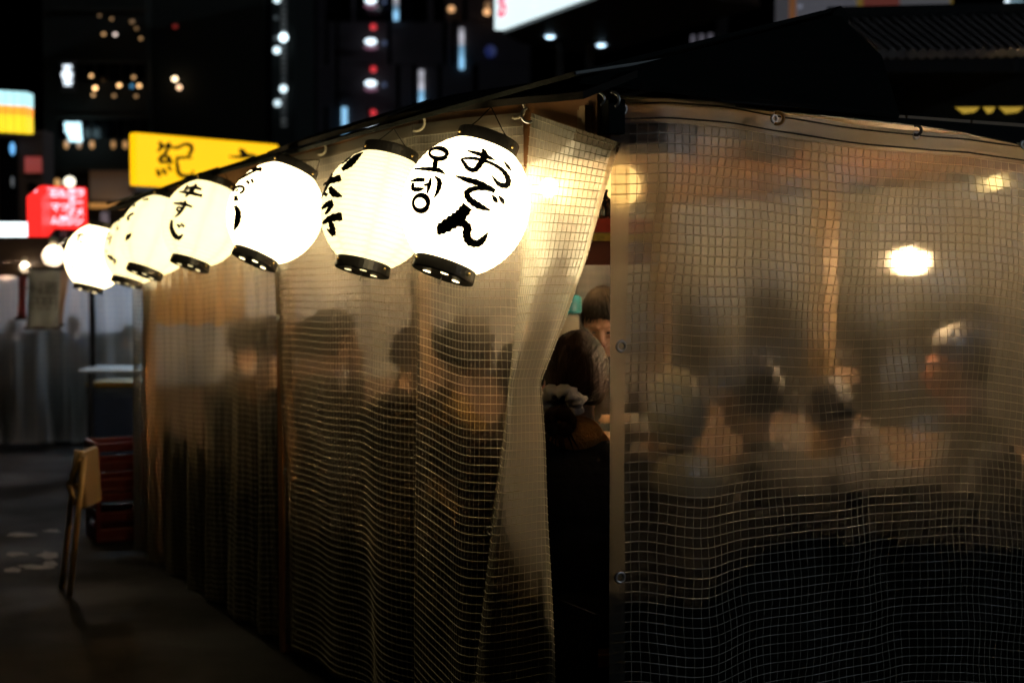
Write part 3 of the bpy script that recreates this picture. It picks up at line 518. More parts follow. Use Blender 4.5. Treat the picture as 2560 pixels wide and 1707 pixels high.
il = empty('round_lamp', P(1548, 465, 4.85), 'yellow globe lamp behind the hem of the front curtain', 'lamp'); MB().ball(P(1548, 465, 4.85), .075, 20, 14).build('globe', glow('yellow_globe', (1, .62, .2), 1.3, vary=.05, sample=True), il, True)
MB().tube([P(1548, 465, 4.85) + [0, 0, .074], P(1548, 465, 4.85)*np.array([1, 1, 0]) + [0, 0, 2.0]], .003, 5).build('cord', INK_B, il)
# ------------------------------------------------------------------ people
def rot(ax, a):
    c, s = math.cos(a), math.sin(a); return np.array({'x': [[1,0,0],[0,c,-s],[0,s,c]], 'y': [[c,0,s],[0,1,0],[-s,0,c]], 'z': [[c,-s,0],[s,c,0],[0,0,1]]}[ax])
def chain(mb, pts, n=10):
    for p in pts: mb.ball(p[:3], p[3], 10, 8)
    for a, b in zip(pts[:-1], pts[1:]): mb.tube([a[:3], b[:3]], [a[3], b[3]], n)
def remesh(o, vox, it=6):
    m = o.modifiers.new('surface', 'REMESH'); m.mode = 'VOXEL'; m.voxel_size = vox; m.use_smooth_shade = True; s = o.modifiers.new('smooth', 'SMOOTH'); s.factor = .5; s.iterations = it
_mc = {}
def cmat(name, col, rough=.85, **kw):
    k = (name, col)
    if k not in _mc: _mc[k] = mat(name, col, rough, **kw)
    return _mc[k]
EYEM = mat('eye', (.02, .015, .012), .15); LIP = mat('lip', (.42, .13, .10), .5)
def person(label, px, Y, top_py, face, skin=(.66, .42, .29), hair=(.006, .005, .0045), top=(.02, .02, .022), legs=(.02, .02, .025), lean=8, hy=0, hp=0, arms=('table', 'table'), style='short', stand=0, group='customers inside the stall', vox=.0075, strands=False, wide=1.):
    pos = P(px, 690, Y); ztop_ = float(P(px, top_py, Y)[2]); f = np.array(face, float); f /= np.linalg.norm(f); phi = math.atan2(-f[0], f[1])
    RL_ = rot('x', -math.radians(lean)); hip = np.array([0, 0, .53 + stand]); U = lambda x, y, z: hip + RL_ @ np.array([x, y, z])
    nb = U(0, .03, .52); RH = RL_ @ rot('z', math.radians(hy)) @ rot('x', -math.radians(hp)); hc = nb + RL_ @ np.array([0, .025, .195]); sc = ztop_/float(hc[2]+.135)
    root = empty('person', (float(pos[0]), float(pos[1]), 0), label, 'person', group)
    Wm = rot('z', phi)*sc; T = np.array([pos[0], pos[1], 0])
    def done(mb, name, m, par=root, sm_=True, vx=0, it=6):
        mb.v = [tuple(Wm @ np.array(v) + T) for v in mb.v]; o = mb.build(name, m, par, sm_)
        if vx: remesh(o, vx*sc, it)
        return o
    body = MB(); coat = MB(); tr = MB()
    H = lambda x, y, z: hc + RH @ np.array([x, y, z])
    body.ball(hc + RH @ np.array([0, -.008, .02]), (.076, .096, .108), 16, 12, RH.T); body.ball(H(0, .022, -.05), (.055, .062, .062), 14, 10, RH.T); body.ball(H(0, .055, -.088), (.026, .022, .02), 10, 8)
    chain(body, [(*H(0, .088, .012), .009), (*H(0, .106, -.022), .0125), (*H(0, .098, -.03), .014)]); body.ball(H(0, .092, -.06), (.022, .009, .011), 10, 6, RH.T)
    for s in (-1, 1): body.ball(H(s*.076, -.004, -.012), (.011, .02, .032), 8, 8, RH.T); body.ball(H(s*.034, .082, -.022), (.022, .014, .018), 8, 6, RH.T); chain(body, [(*H(s*.015, .089, .028), .008), (*H(s*.05, .076, .026), .008)])
    chain(body, [(*U(0, .0, .42), .09), (*nb, .056), (*H(0, -.015, -.07), .054)])
    body.ball(U(0, .01, .2), (.13, .09, .25), 14, 10)
    coat.ball(U(0, .0, .36), (.19, .125, .17), 18, 12, RL_.T); coat.ball(U(0, .0, .18), (.165, .125, .22), 18, 12, RL_.T); coat.ball(U(0, .01, .02), (.185, .15, .12), 18, 10, RL_.T)
    chain(coat, [(*U(-.07, .0, .47), .075), (*U(.07, .0, .47), .075)])
    chain(coat, [(*U(0, .005, .485), .078), (*(nb + [0, -.004, .01]), .068)])
    for i, s in enumerate((-1, 1)):
        sh = U(s*.175, .0, .43); kind = arms[i]
        if kind == 'table': el = sh + [s*.06, .14, -.24]; wr = sh + [-s*.06, .34, -.17]
        elif kind == 'chin': el = sh + [s*.02, .26, -.22]; wr = hc + RL_ @ np.array([s*.035, .13, -.14])
        elif kind == 'raise': el = sh + [s*.10, .2, -.16]; wr = sh + [s*.02, .38, .06]
        else: el = sh + [s*.05, -.02, -.29]; wr = sh + [s*.06, .08, -.53]
        el = np.array(el); wr = np.array(wr)
        chain(coat, [(*sh, .074), (*(sh*.5+el*.5), .062), (*el, .055), (*(el*.4+wr*.6), .047), (*(el*.08+wr*.92), .043)]); chain(body, [(*el, .036), (*wr, .026)])
        fd = wr - el; fd /= np.linalg.norm(fd); fd = fd if kind != 'chin' else fd*.6 + np.array([-s*.3, -.15, .5]); fd /= np.linalg.norm(fd); sd = np.cross(fd, [0, 0, 1]); sd /= np.linalg.norm(sd)+1e-9; un = np.cross(sd, fd)
        pc = wr + fd*.05; body.ball(pc, (.04, .046, .017), 10, 8, np.array([sd, fd, un]))
        for k, (o_, L_) in enumerate(((-.03, .07), (-.010, .082), (.011, .077), (.031, .062))):
            b0 = wr + fd*.085 + sd*o_; b1 = b0 + fd*L_*.5 - un*.006; chain(body, [(*b0, .0095), (*b1, .009), (*(b1 + fd*L_*.33 - un*L_*.4), .008)], 8)
        t0 = wr + fd*.03 - sd*s*.035; chain(body, [(*t0, .012), (*(t0 - sd*s*.022 + fd*.03), .011), (*(t0 - sd*s*.026 + fd*.058), .009)], 8)
    for s in (-1, 1):
        hj = hip + [s*.09, .02, -.02]; kn = hip + [s*.12, .42, -.03] if not stand else hip + [s*.1, .03, -.42]; an = np.array([kn[0], kn[1]-.02, .09]); toe = an + [0, .14, -.05]
        chain(tr, [(*hj, .105), (*(hj*.5+kn*.5), .088), (*kn, .07), (*(kn*.5+an*.5), .062), (*an, .05)]); chain(body, [(*kn, .05), (*an, .04)])
        so_ = MB(); chain(so_, [(*(an + [0, -.03, -.04]), .045), (*(toe), .038)]); done(so_, 'shoe', INK_B, root, True)
    tr.ball(hip, (.18, .15, .11), 16, 10)
    ctr = U(0, 0, .3); coat.v = [tuple(ctr + (np.array(v_) - ctr)*np.array([wide, 1, 1])) for v_ in coat.v]
    done(body, 'body', cmat('skin', skin, .5, vary=.12, scale=25, bump=.05, bscale=120), root, True, vox); done(coat, 'jacket', cmat('cloth', top, .9, vary=.3, scale=14, bump=.3, bscale=40, spec=.06), root, True, vox*1.3, 8); done(tr, 'trousers', cmat('trouser_cloth', legs, .9, vary=.3, scale=14, spec=.06), root, True, vox*1.6)
    for s in (-1, 1): done(MB().ball(H(s*.032, .083, -.006), (.013, .008, .0065), 8, 6, RH.T), 'eye', EYEM)
    done(MB().ball(H(0, .0985, -.0655), (.021, .006, .006), 10, 6, RH.T), 'mouth', LIP)
    hm = cmat('hair', hair, .6, vary=.5, scale=30, bump=.25, bscale=90, stretch=(1, 1, .15), spec=.06); V = []; n_, m_ = 56, 40
    for i in range(m_+1):
        th = math.pi*(i+.02 if i == 0 else i-.02 if i == m_ else i)/m_
        for k in range(n_):
            ph = 2*math.pi*k/n_; d = np.array([math.sin(th)*math.cos(ph), math.sin(th)*math.sin(ph), math.cos(th)])
            ff = 1/(1+math.exp(-(d[1]-.22-.0*abs(d[0]))*22)) * 1/(1+math.exp((d[2]-.42+.25*abs(d[0]))*16))       # the face opening
            lo = 1/(1+math.exp((d[2]+(.62 if style == 'short' else .8))*14))                                             # below the hairline
            st = .012*math.sin(ph*17+th*2.3) + .016*mnoise.noise(Vector((ph*2.2 if k < n_-1 else 0, th*2, 3)))
            q = ((1.26 if style == 'bun' else 1.17) + st)*(1-ff) + .80*ff; q = q*(1-lo) + .72*lo
            V.append(hc + RH @ (np.array([0, -.012, .018]) + d*np.array([.078, .098, .112])*q))
    hmb = MB().add(V, [tuple(x) for x in grid_quads(m_+1, n_)] + [(i*n_+n_-1, (i+1)*n_+n_-1, (i+1)*n_, i*n_) for i in range(m_)])
    if style == 'bun':                                                     # loose strands combed back to the knot
        r_ = random.Random(3); bd = np.array([-.25, -.85, -.45]); bd /= np.linalg.norm(bd)
        for k in range(260):
            a_, e_ = r_.uniform(-2.6, 2.6), r_.uniform(-.2, 1.35); d0 = np.array([math.cos(e_)*math.sin(a_), math.cos(e_)*math.cos(a_)*.6 - .1, math.sin(e_)]); d0 /= np.linalg.norm(d0); R0 = 1.262 + r_.uniform(-.012, .02); pt = []
            for j in range(9):
                v_ = d0*(1-j/8) + bd*(j/8) + np.array([.05*math.sin(k), 0, .04*math.cos(k*1.7)])*math.sin(math.pi*j/8); v_ /= np.linalg.norm(v_); pt.append(hc + RH @ (np.array([0, -.012, .018]) + v_*np.array([.078, .098, .112])*(R0 + (.03 if k % 17 == 0 else 0)*math.sin(math.pi*j/8))))
            hmb.tube(pt, [.0012]*8 + [.0006], 4, False)
    if strands:                                                            # locks that fall from the crown
        r_ = random.Random(5)
        for k in range(240):
            az = r_.uniform(-math.pi, math.pi); fr_ = max(0, math.cos(az)); el = .42*fr_ - .45*(1-fr_) + r_.uniform(-.15, .12); d1 = np.array([math.sin(az)*math.cos(el), math.cos(az)*math.cos(el), math.sin(el)]); d0 = np.array([r_.uniform(-.25, .25), -.35 + r_.uniform(-.2, .2), .9]); R0 = 1.175 + r_.uniform(-.01, .035); pt = []
            for j in range(7):
                v_ = d0*(1-j/6) + d1*(j/6); v_ /= np.linalg.norm(v_); pt.append(hc + RH @ (np.array([0, -.012, .018]) + v_*np.array([.078, .098, .112])*R0))
            hmb.tube(pt, [.0024]*5 + [.0018, .0006], 4, False)
    if style == 'hood':
        hd = MB(); hd.ball(hc + RH @ np.array([0, -.03, -.0]), (.098, .112, .135), 16, 12, RH.T); hd.ball(U(0, -.06, .47), (.13, .09, .09), 14, 10); done(hd, 'hood', cmat('hood_cloth', (.72, .66, .5), .9, vary=.2, bump=.4), root, True, .012)
    else: done(hmb, 'hair', hm)
    if style == 'bun':
        bn = MB(); b0 = H(-.03, -.122, -.07)
        for k in range(26):
            a = k*2.4; bn.ball(b0 + RH @ np.array([.030*math.cos(a), .022*math.sin(a*1.3)-.02, .028*math.sin(a)-.055]), (.022, .02, .024), 8, 6)
        for k in range(16):
            a = random.uniform(-1, 1); p0 = b0 + RH @ np.array([.03*a, -.03, -.08]); bn.tube([p0, p0 + [a*.02, -.01, -.03], p0 + [a*.035, .0, -.055-random.random()*.03]], [.005, .003, .0008], 5)
        done(bn, 'hair_bun', hm)
        sc_ = MB(); V = []
        for i in range(40):
            a = 2*math.pi*i/40; rr = .05 + .006*math.sin(a*7); 
            for k in range(10):
                b_ = 2*math.pi*k/10; tr_ = .024 + .006*math.sin(a*9 + k) + .003*math.sin(a*17)
                V.append(b0 + RH @ (rot('x', .5) @ np.array([(rr + tr_*math.cos(b_))*math.cos(a), tr_*1.1*math.sin(b_)+.0, (rr + tr_*math.cos(b_))*math.sin(a)*.72 + .008])))
        sc_.add(V, [(i*10+k, ((i+1) % 40)*10+k, ((i+1) % 40)*10+(k+1) % 10, i*10+(k+1) % 10) for i in range(40) for k in range(10)]); done(sc_, 'scrunchie', cmat('grey_satin', (.42, .38, .36), .5, vary=.25, scale=30, bump=.4))
        cl = MB(); chain(cl, [(*U(-.05, .01, .515), .058), (*U(.05, .01, .515), .058)]); cl.ball(U(0, -.008, .55), (.084, .08, .062), 16, 10); done(cl, 'collar', cmat('mustard_knit', (.48, .2, .03), .9, vary=.3, bump=.6, bscale=160), root, True, .008)
    return root
INL = DR; INR = DL; SK2 = (.75, .5, .36)
person('woman with a grey scrunchie and mustard collar seen in the curtain gap', 1438, 4.2, 850, DR*.7 + DL, top=(.016, .016, .018), hair=(.014, .0055, .002), lean=6, hy=-6, style='bun', group=None, vox=.006)
person('cook with short black hair behind the counter beyond the gap', 1522, 5.75, 722, -DL*1.0 - DR*.75, skin=(.6, .34, .22), top=(.06, .055, .05), lean=20, hp=14, stand=.36, group=None, strands=True)
person('dark coated customer with hand raised to chin behind the near curtain', 782, 6.2, 775, DR*.9 + DL*.1, skin=(.75, .46, .36), top=(.018, .018, .02), arms=('chin', 'table'), lean=4, hy=-10)
person('customer in a khaki jacket leaning forward under the second lantern', 1040, 5.2, 795, DR + DL*.15, top=(.10, .065, .022), arms=('table', 'table'), lean=14, hy=10)
person('black haired customer beside the seam of the corner flap', 1212, 4.75, 852, DR - DL*.1, top=(.05, .03, .025), skin=(.5, .25, .18), lean=8, hy=25)
person('customer in brown behind the far curtain fold', 630, 7.1, 795, DR + DL*.3, top=(.12, .08, .055), lean=6, skin=(.5, .33, .24))
person('customer in a cream hood with arm raised behind the front curtain', 1742, 4.1, 935, DL + DR*.35, top=(.012, .011, .011), wide=1.22, arms=('raise', 'table'), lean=16, style='hood', skin=SK2)
person('dark coated customer seen from behind in the middle of the front curtain', 1974, 4.26, 905, DL - DR*.1, top=(.007, .007, .008), wide=1.22, lean=10, hy=15)
person('seated cook facing the street with pale hand at chin by the counter post', 2045, 5.45, 850, -DL - DR*.25, top=(.05, .045, .045), skin=(.78, .5, .36), arms=('chin', 'table'), lean=10, hy=-15)
person('ruddy faced customer in profile right of the bright bulb', 2478, 4.64, 818, -DR*.8 + DL*.5, skin=(.8, .30, .2), top=(.008, .008, .009), wide=1.22, lean=4)
# ------------------------------------------------------------------ things beyond the far end of the stall
def slab(px0, py0, px1, py1, Y, th, name, m, parent=None, **kw):          # upright box, its front at Y metres
    a = P(px0, py1, Y); b = P(px1, py0, Y); return MB().box(((a[0]+b[0])/2, Y+th/2, (a[2]+b[2])/2), (b[0]-a[0], th, b[2]-a[2])).build(name, m, parent, **kw)
def ground_box(px0, px1, py0, Y, th, name, m, parent=None):
    a = P(px0, py0, Y); b = P(px1, py0, Y); return MB().box(((a[0]+b[0])/2, Y+th/2, a[2]/2), (b[0]-a[0], th, a[2]-.002)).build(name, m, parent)
def text(body, size, c, xax, zax, m, parent, name='lettering', ext=.002, bold=0.):
    cu = bpy.data.curves.new(name, 'FONT'); cu.body = body; cu.size = size; cu.align_x = 'CENTER'; cu.align_y = 'CENTER'; cu.extrude = ext; cu.offset = bold
    o = bpy.data.objects.new('tmp', cu); COL.objects.link(o); dg = bpy.context.evaluated_depsgraph_get(); me = bpy.data.meshes.new_from_object(o.evaluated_get(dg)); bpy.data.objects.remove(o); me.name = name; me.materials.clear()
    x = Vector(xax).normalized(); z = Vector(zax).normalized(); y = z.cross(x); M = Matrix((( x.x, z.x, -y.x*-1, c[0]), (x.y, z.y, -y.y*-1, c[1]), (x.z, z.z, -y.z*-1, c[2]), (0, 0, 0, 1))); me.transform(M); return link(name, me, m, parent)
# red beer crates
CR = mat('red_crate_plastic', (.13, .008, .006), .45, 0, .3, 12)
def crate(z0, label):
    c = P(296, 690, 8.35); o = empty('beer_crate', (float(c[0]), float(c[1]), z0), label, 'crate', 'red crates stacked by the stall'); w, d, h = .36, .32, .29; A = AX; cc = np.array([c[0], c[1], z0])
    def bx(x, y, z, sx, sy, sz, nm): MB().box(cc + A[0]*x + A[1]*y + [0, 0, z], (sx, sy, sz), A).build(nm, CR, o, bevel=.004)
    bx(0, 0, .012, w, d, .02, 'base')
    for s in (-1, 1):
        for (z, hh) in ((.05, .055), (.15, .05), (.262, .05)): bx(s*(w/2-.008), 0, z, .014, d, hh, 'side_rail'); bx(0, s*(d/2-.008), z, w-.03, .014, hh, 'end_rail')
        for k in (-1, 1): bx(s*(w/2-.014), k*(d/2-.014), h/2, .027, .027, h-.004, 'corner_post')
for k, l in enumerate(('lower red crate of the two stacked beside the folded stool', 'upper red crate of the two stacked beside the folded stool')): crate(.002 + .292*k - (0 if k < 3 else 0), l)
# folded wooden stool leaning on the crates
stl = empty('folding_stool', P(190, 690, 6.9)*np.array([1, 1, 0]), 'folded wooden stool with padded seat leaning by the red crates', 'stool'); YW = wood('yellow_wood', (.24, .15, .05), (.17, .10, .03))
def bar(p0, p1, r, nm, m, Y=6.85): MB().tube([P(*p0, Y), P(*p1, Y)], r, 8).build(nm, m, stl, True)
bar((206, 1128), (173, 1210), .013, 'leg', YW); bar((173, 1210), (190, 1262), .013, 'brace', YW); bar((211, 1140), (172, 1506), .014, 'leg', YW, 6.8); bar((192, 1125), (150, 1512), .014, 'leg', YW, 6.95); bar((187, 1215), (206, 1215), .012, 'brace', YW, 6.86)
q0, q1 = P(226, 1122, 6.98), P(222, 1262, 6.98); MB().box((q0+q1)/2, (.034, .26, float(q0[2]-q1[2])), rot('y', .05)).build('padded_seat', mat('ochre_vinyl', (.08, .045, .015), .6), stl, bevel=.012)
# white table with blue cooler behind it
tb = empty('table', P(262, 690, 11.6)*np.array([1, 1, 0]), 'white topped table beyond the far end of the stall', 'table'); WHT = mat('white_laminate', (.75, .75, .74), .4); q = P(262, 925, 11.6)
MB().box((q[0]+.35, 11.9, q[2]-.01), (1.15, .6, .02)).build('table_top', WHT, tb)
for s in (-1, 1): MB().box((q[0]+.35+s*.5, 11.7, q[2]/2-.012), (.04, .04, q[2]-.024)).build('leg', INK_B, tb)
bp_ = empty('cooler_box', P(270, 690, 12)*np.array([1, 1, 0]), 'dark blue cooler box with a yellow band under the white table', 'cooler'); ground_box(216, 470, 990, 11.95, .5, 'body', mat('navy_plastic', (.02, .035, .075), .5), bp_); slab(214, 957, 470, 966, 11.94, .5, 'band', mat('yellow_band', (.6, .38, .04), .5), bp_); slab(214, 967, 470, 989, 11.945, .5, 'lid', mat('navy_lid', (.03, .05, .09), .5), bp_)
# globe bulb on its wire, and a second one behind it
def globe(px, py, Y, R, label, s):
    c = P(px, py, Y); o = empty('globe_bulb', c, label, 'light bulb', 'bare globe bulbs'); m, t, out = nt('clear_globe'); a = N(t, 'BsdfTransparent'); b = N(t, 'BsdfGlossy', {'Roughness': .05}); e = N(t, 'BsdfTranslucent', {0: (.9, .85, .8, 1)}); x = N(t, 'MixShader', {0: .1, 1: a.outputs[0], 2: b.outputs[0]}); y = N(t, 'MixShader', {0: .25, 1: x.outputs[0], 2: e.outputs[0]}); t.links.new(y.outputs[0], out.inputs[0])
    MB().ball(c, R, 20, 14).build('glass', m, o, True); MB().ball(c + [0, 0, R*.3], R*.5, 12, 10).build('filament', glow('filament_glow', (1, .8, .55), s, vary=.02, sample=True), o, True)
    MB().lathe([(R*.4, R*.93), (R*.42, R*1.6), (R*.2, R*1.7)], 14, c).build('socket', PVC_TIE, o, True); return c
c = globe(134, 640, 9.2, .072, 'clear globe bulb hanging left of the farthest lantern', 380); c2 = globe(62, 668, 12.4, .05, 'small glowing bulb by the red banner of the far stall', 20)
fs = empty('far_stall', P(160, 690, 12)*np.array([1, 1, 0]), 'second curtained food stall farther down the pavement', 'food stall')
cd = empty('power_cord', P(190, 610, 8.9), 'pale cord looped between the globe bulb and the farthest lantern', 'cord'); MB().tube([c + [0, 0, .12], P(150, 612, 9.1), P(168, 596, 8.9), P(196, 604, 8.6), P(206, 630, 8.4)], .006, 6).build('cord', PVC_TIE, cd, True)
Yb = 12.9
slab(-260, 592, 215, 655, Yb-.4, 2.6, 'roof', WOOD_D, fs); slab(216, 622, 900, 660, Yb-.1, 2.4, 'roof', WOOD_D, fs)
slab(-260, 656, 900, 690, Yb-.42, .04, 'fascia_board', WOOD_D, fs)
for px in (228, 560, -150): ground_box(px-7, px+7, 650, Yb-.35, .05, 'post', INK_B, fs)
def F_b(x, t):
    q = P(-260, 660, Yb); return np.stack([q[0] + x, Yb - .3 + .05*np.sin(x*9)*(.3+t*.4) + .02*np.sin(x*31), q[2] - t - .0*x], -1)
fc = curtain('vinyl_curtain', 'fogged curtain of the far stall lit coolly from within', F_b, 0, 4.3, 1.6, VIN_COOL, -1, pitch=.05, r=.0015, rv=.0015, sres=.04, tres=.08)
def tube_lamp(px, py, Y, L, col, s, label):
    c = P(px, py, Y); o = empty('tube_lamp', c, label, 'lamp', 'lamps of the far stall'); MB().tube([c - [L/2, 0, 0], c + [L/2, 0, 0]], .02, 10).build('tube', glow('tube_glow', col, s, vary=.02, sample=True), o, True); MB().box(c + [0, 0, .04], (L*1.04, .06, .03)).build('housing', WHT, o); MB().tube([c + [0, 0, .055], (c[0], c[1], c[2] + .07)], .006, 5).build('hanger', INK_B, o)
tube_lamp(262, 678, Yb+.5, .9, (.65, .85, 1), 90, 'cool tube lamp inside the far stall behind the dark post'); tube_lamp(520, 678, Yb+.6, 1.2, (.65, .82, 1), 90, 'cool tube lamp inside the far stall behind the far curtain'); tube_lamp(0, 678, Yb+.5, .5, (1, .58, .36), 110, 'warm tube lamp inside the far stall at the picture edge')
slab(-260, 655, 900, 830, Yb+1.8, .03, 'back_panel', mat('pale_back_panel', (.32, .34, .38), .7), fs)
def hang(px0, py0, px1, py1, sl, Y, m, name, label, cat):
    o = empty(name, P(px0, py0, Y), label, cat); a, b = P(px0, py0, Y), P(px1, py0, Y); c_, d = P(px1+sl, py1, Y), P(px0+sl, py1, Y); n = 7; V = []
    for j in range(n):
        for i in range(n):
            u, v = i/(n-1), j/(n-1); p = (a*(1-u)+b*u)*(1-v) + (d*(1-u)+c_*u)*v; V.append(p + [0, .02*math.sin(i*1.7+j*.6)*v, 0])
    so_ = MB().add(V, [tuple(x) for x in grid_quads(n, n)]).build('cloth', m, o, True); md = so_.modifiers.new('t', 'SOLIDIFY'); md.thickness = .004
    MB().tube([a + [-.03, 0, .004], b + [.03, 0, .004]], .012, 8).build('rod', WOOD_D, o); MB().tube([d + [-.02, 0, -.0], c_ + [.02, 0, 0]], .012, 8).build('rod', WOOD_D, o); return o
ban = hang(72, 672, 152, 820, -6, 10.6, mat('grey_menu_cloth', (.36, .36, .31), .9, 0, .2, 12), 'menu_banner', 'grey cloth menu banner with faint brushed lines hanging at the far stall', 'banner')
for k in range(3): text('一品\n料理\n酒'[k*3:k*3+2] + '\n' + '円', .11, P(92+k*18, 742, 10.55), (1, 0, 0), (0, 0, 1), cmat('faded_ink', (.16, .15, .13)), ban)
hang(150, 670, 176, 812, -22, 10.8, mat('peach_cloth', (.62, .40, .28), .9), 'cloth_strip', 'peach cloth strip hanging beside the grey menu banner', 'banner'); hang(47, 690, 66, 796, -3, 11, mat('red_cloth', (.55, .08, .06), .9), 'red_banner', 'narrow red banner under the small glowing bulb', 'banner')
person('customer in a black coat between khaki jacket and raised hand', 900, 5.75, 815, DR - DL*.1, top=(.012, .012, .013), lean=16, hy=-20)
person('customer in a charcoal coat left of the curtain hem with eyelets', 700, 6.65, 800, DR + DL*.1, top=(.016, .015, .016), lean=10)
person('farthest customer in dark grey at the end of the lantern side bench', 560, 7.65, 800, DR - DL*.2, top=(.03, .03, .032), lean=6)
person('customer in a black coat seen from behind right of the counter post', 2205, 4.42, 960, DL + DR*.15, top=(.006, .006, .007), wide=1.22, lean=22, hp=8)
person('passer-by in a long dark coat standing behind the fogged curtain under the grey menu banner', 118, 12.95, 752, (.2, 1, 0), top=(.02, .022, .03), legs=(.015, .015, .02), stand=.37, lean=2, arms=('down', 'down'), group=None, vox=.014)
person('dark haired customer seated behind the white table beyond the curtain edge', 296, 13.1, 812, (.6, 1, 0), top=(.02, .02, .022), lean=10, group=None, vox=.014)
person('passer-by in a black jacket behind the fogged curtain at the picture edge', 30, 13.0, 800, (-.3, 1, 0), top=(.015, .015, .016), legs=(.012, .012, .014), stand=.30, lean=2, arms=('down', 'down'), group=None, vox=.014)
person('passer-by in a navy coat behind the fogged curtain by the dark post', 178, 13.0, 790, (.1, 1, 0), top=(.02, .025, .05), legs=(.012, .012, .014), stand=.30, lean=2, arms=('down', 'down'), group=None, vox=.014)
# ------------------------------------------------------------------ signs
def lit_sign(name, label, px0, px1, pt0, pt1, pb0, Y0, Y1, depth, m, side_m, cat='sign'):
    fl, fr = P(px0, pt0, Y0), P(px1, pt1, Y1); h = fl[2] - P(px0, pb0, Y0)[2]; o = empty(name, fl - [0, 0, h], label, cat); d = fr - fl; x = d/np.linalg.norm(d); back = np.array([-x[1], x[0], 0]); back /= np.linalg.norm(back)
    dn = np.array([0, 0, -h]); MB().hexa([fl+dn, fr+dn, fr+dn+back*depth, fl+dn+back*depth, fl, fr, fr+back*depth, fl+back*depth]).build('lightbox', m, o, bevel=.02); return o, fl, fr, x, back, h
YELS = glow('yellow_lightbox', (1, .52, .003), 1.0, (.5, .3, .02), .06, 1.5); INKS = mat('sign_ink', (.01, .008, .006), .7)
ys, fl, fr, x, back, h = lit_sign('shop_sign', 'long yellow lit sign box with black brushed characters above the lanterns', 336, 697, 331, 362, 463, 14, 15.2, .11, YELS, YELS)
MB().box((fl+fr)/2 + back*.055 + [0, 0, -h-.03], (float(np.linalg.norm(fr-fl)), .12, .05), np.array([x, back, [0, 0, 1]])).build('base_rail', mat('grey_rail', (.3, .3, .32), .5), ys)
def sign_strokes(strokes, zs, zo, fl, fr, x, back, Yref, m, parent):
    n = np.cross(x, [0, 0, 1.]); nrm = -back; mb = MB()
    for j, st in enumerate(strokes):
        q = catmull(st); q[:, 2] *= 1.35; d = np.gradient(q[:, :2], axis=0); d /= np.linalg.norm(d, axis=1, keepdims=True)+1e-9; nn = np.stack([-d[:, 1], d[:, 0]], 1); V = []
        for r_ in range(len(q)):
            for k in (-.5, .5):
                z = q[r_, :2] + nn[r_]*q[r_, 2]*k; ry_ = ray(z[0]/zs+zo[0], z[1]/zs+zo[1]); o = fl + nrm*(.006+.002*j); t = ((o-EY) @ nrm)/(ry_ @ nrm); V.append(EY + ry_*t)
        mb.add(V, [tuple(v) for v in grid_quads(len(q), 2)])
    return mb.build('brushed_character', m, parent)
YST = [K((1325,1185,20),(1345,1215,26),(1318,1270,14)), K((1400,1190,18),(1412,1215,24),(1370,1290,22),(1325,1345,24)), K((1345,1240,14),(1370,1222,18),(1400,1205,14)), K((1325,1345,22),(1350,1300,18),(1400,1310,22),(1415,1330,24),(1375,1352,22),(1330,1352,20)), K((1395,1325,18),(1420,1350,30),(1438,1370,8)), K((1308,1405,10),(1325,1450,30),(1340,1474,8)), K((1350,1400,10),(1372,1435,26),(1392,1460,8)), K((1395,1380,10),(1415,1405,22),(1436,1428,6)),
       K((1425,1228,14),(1480,1232,20),(1540,1205,20),(1590,1215,26),(1598,1255,24),(1570,1305,20)), K((1468,1320,20),(1530,1315,18),(1605,1318,10)), K((1470,1320,16),(1480,1390,24),(1492,1445,26),(1540,1470,26),(1600,1462,22),(1612,1420,6)),
       K((1995,1242,8),(2015,1262,34),(2050,1300,34),(2070,1310,10)), K((1908,1305,8),(1990,1310,20),(2080,1300,28),(2150,1306,10))]
sign_strokes(YST[:11], 3.336, (0, 0), fl, fr, x, back, 14, INKS, ys); sign_strokes(YST[11:], 3.336, (0, 0), fl, fr, x, back, 14, INKS, ys)
pl = empty('sign_post', P(560, 690, 15.4)*np.array([1, 1, 0]), 'dark steel post holding up the yellow sign box', 'post'); ground_box(548, 572, 470, 15.3, .1, 'post', INK_B, pl)
REDS = glow('red_lightbox', (1, .022, .018), 1.05, (.4, .02, .02), .06); PINK = glow('pink_white_letters', (1, .72, .88), 1.25)
rs, fl, fr, x, back, h = lit_sign('shop_sign', 'small red lit sign box with rows of pale pink characters', 102, 215, 464, 469, 570, 16, 16.1, .12, REDS, REDS)
fL = P(102, 464, 16); xx = np.array([1., 0, 0]); s1 = 16/FPX
def stxt(b, px, py, size, Y=15.97): text(b, size*16/FPX*1.15, P(px, py, Y), (1, 0, 0), (0, 0, 1), PINK, rs, bold=.003)
for b, px, py in (('明', 114, 483), ('石', 136, 484), ('も', 157, 485), ('焼', 180, 484), ('ラ', 201, 484), ('と', 115, 519), ('マ', 138, 519), ('つ', 160, 519), ('マ', 179, 502), ('ー', 197, 508), ('リ', 178, 518), ('イ', 178, 535), ('メ', 199, 531), ('う', 117, 551), ('ム', 137, 552), ('焼', 159, 552), ('シ', 178, 554), ('ン', 197, 554)): stxt(b, px, py, 20)
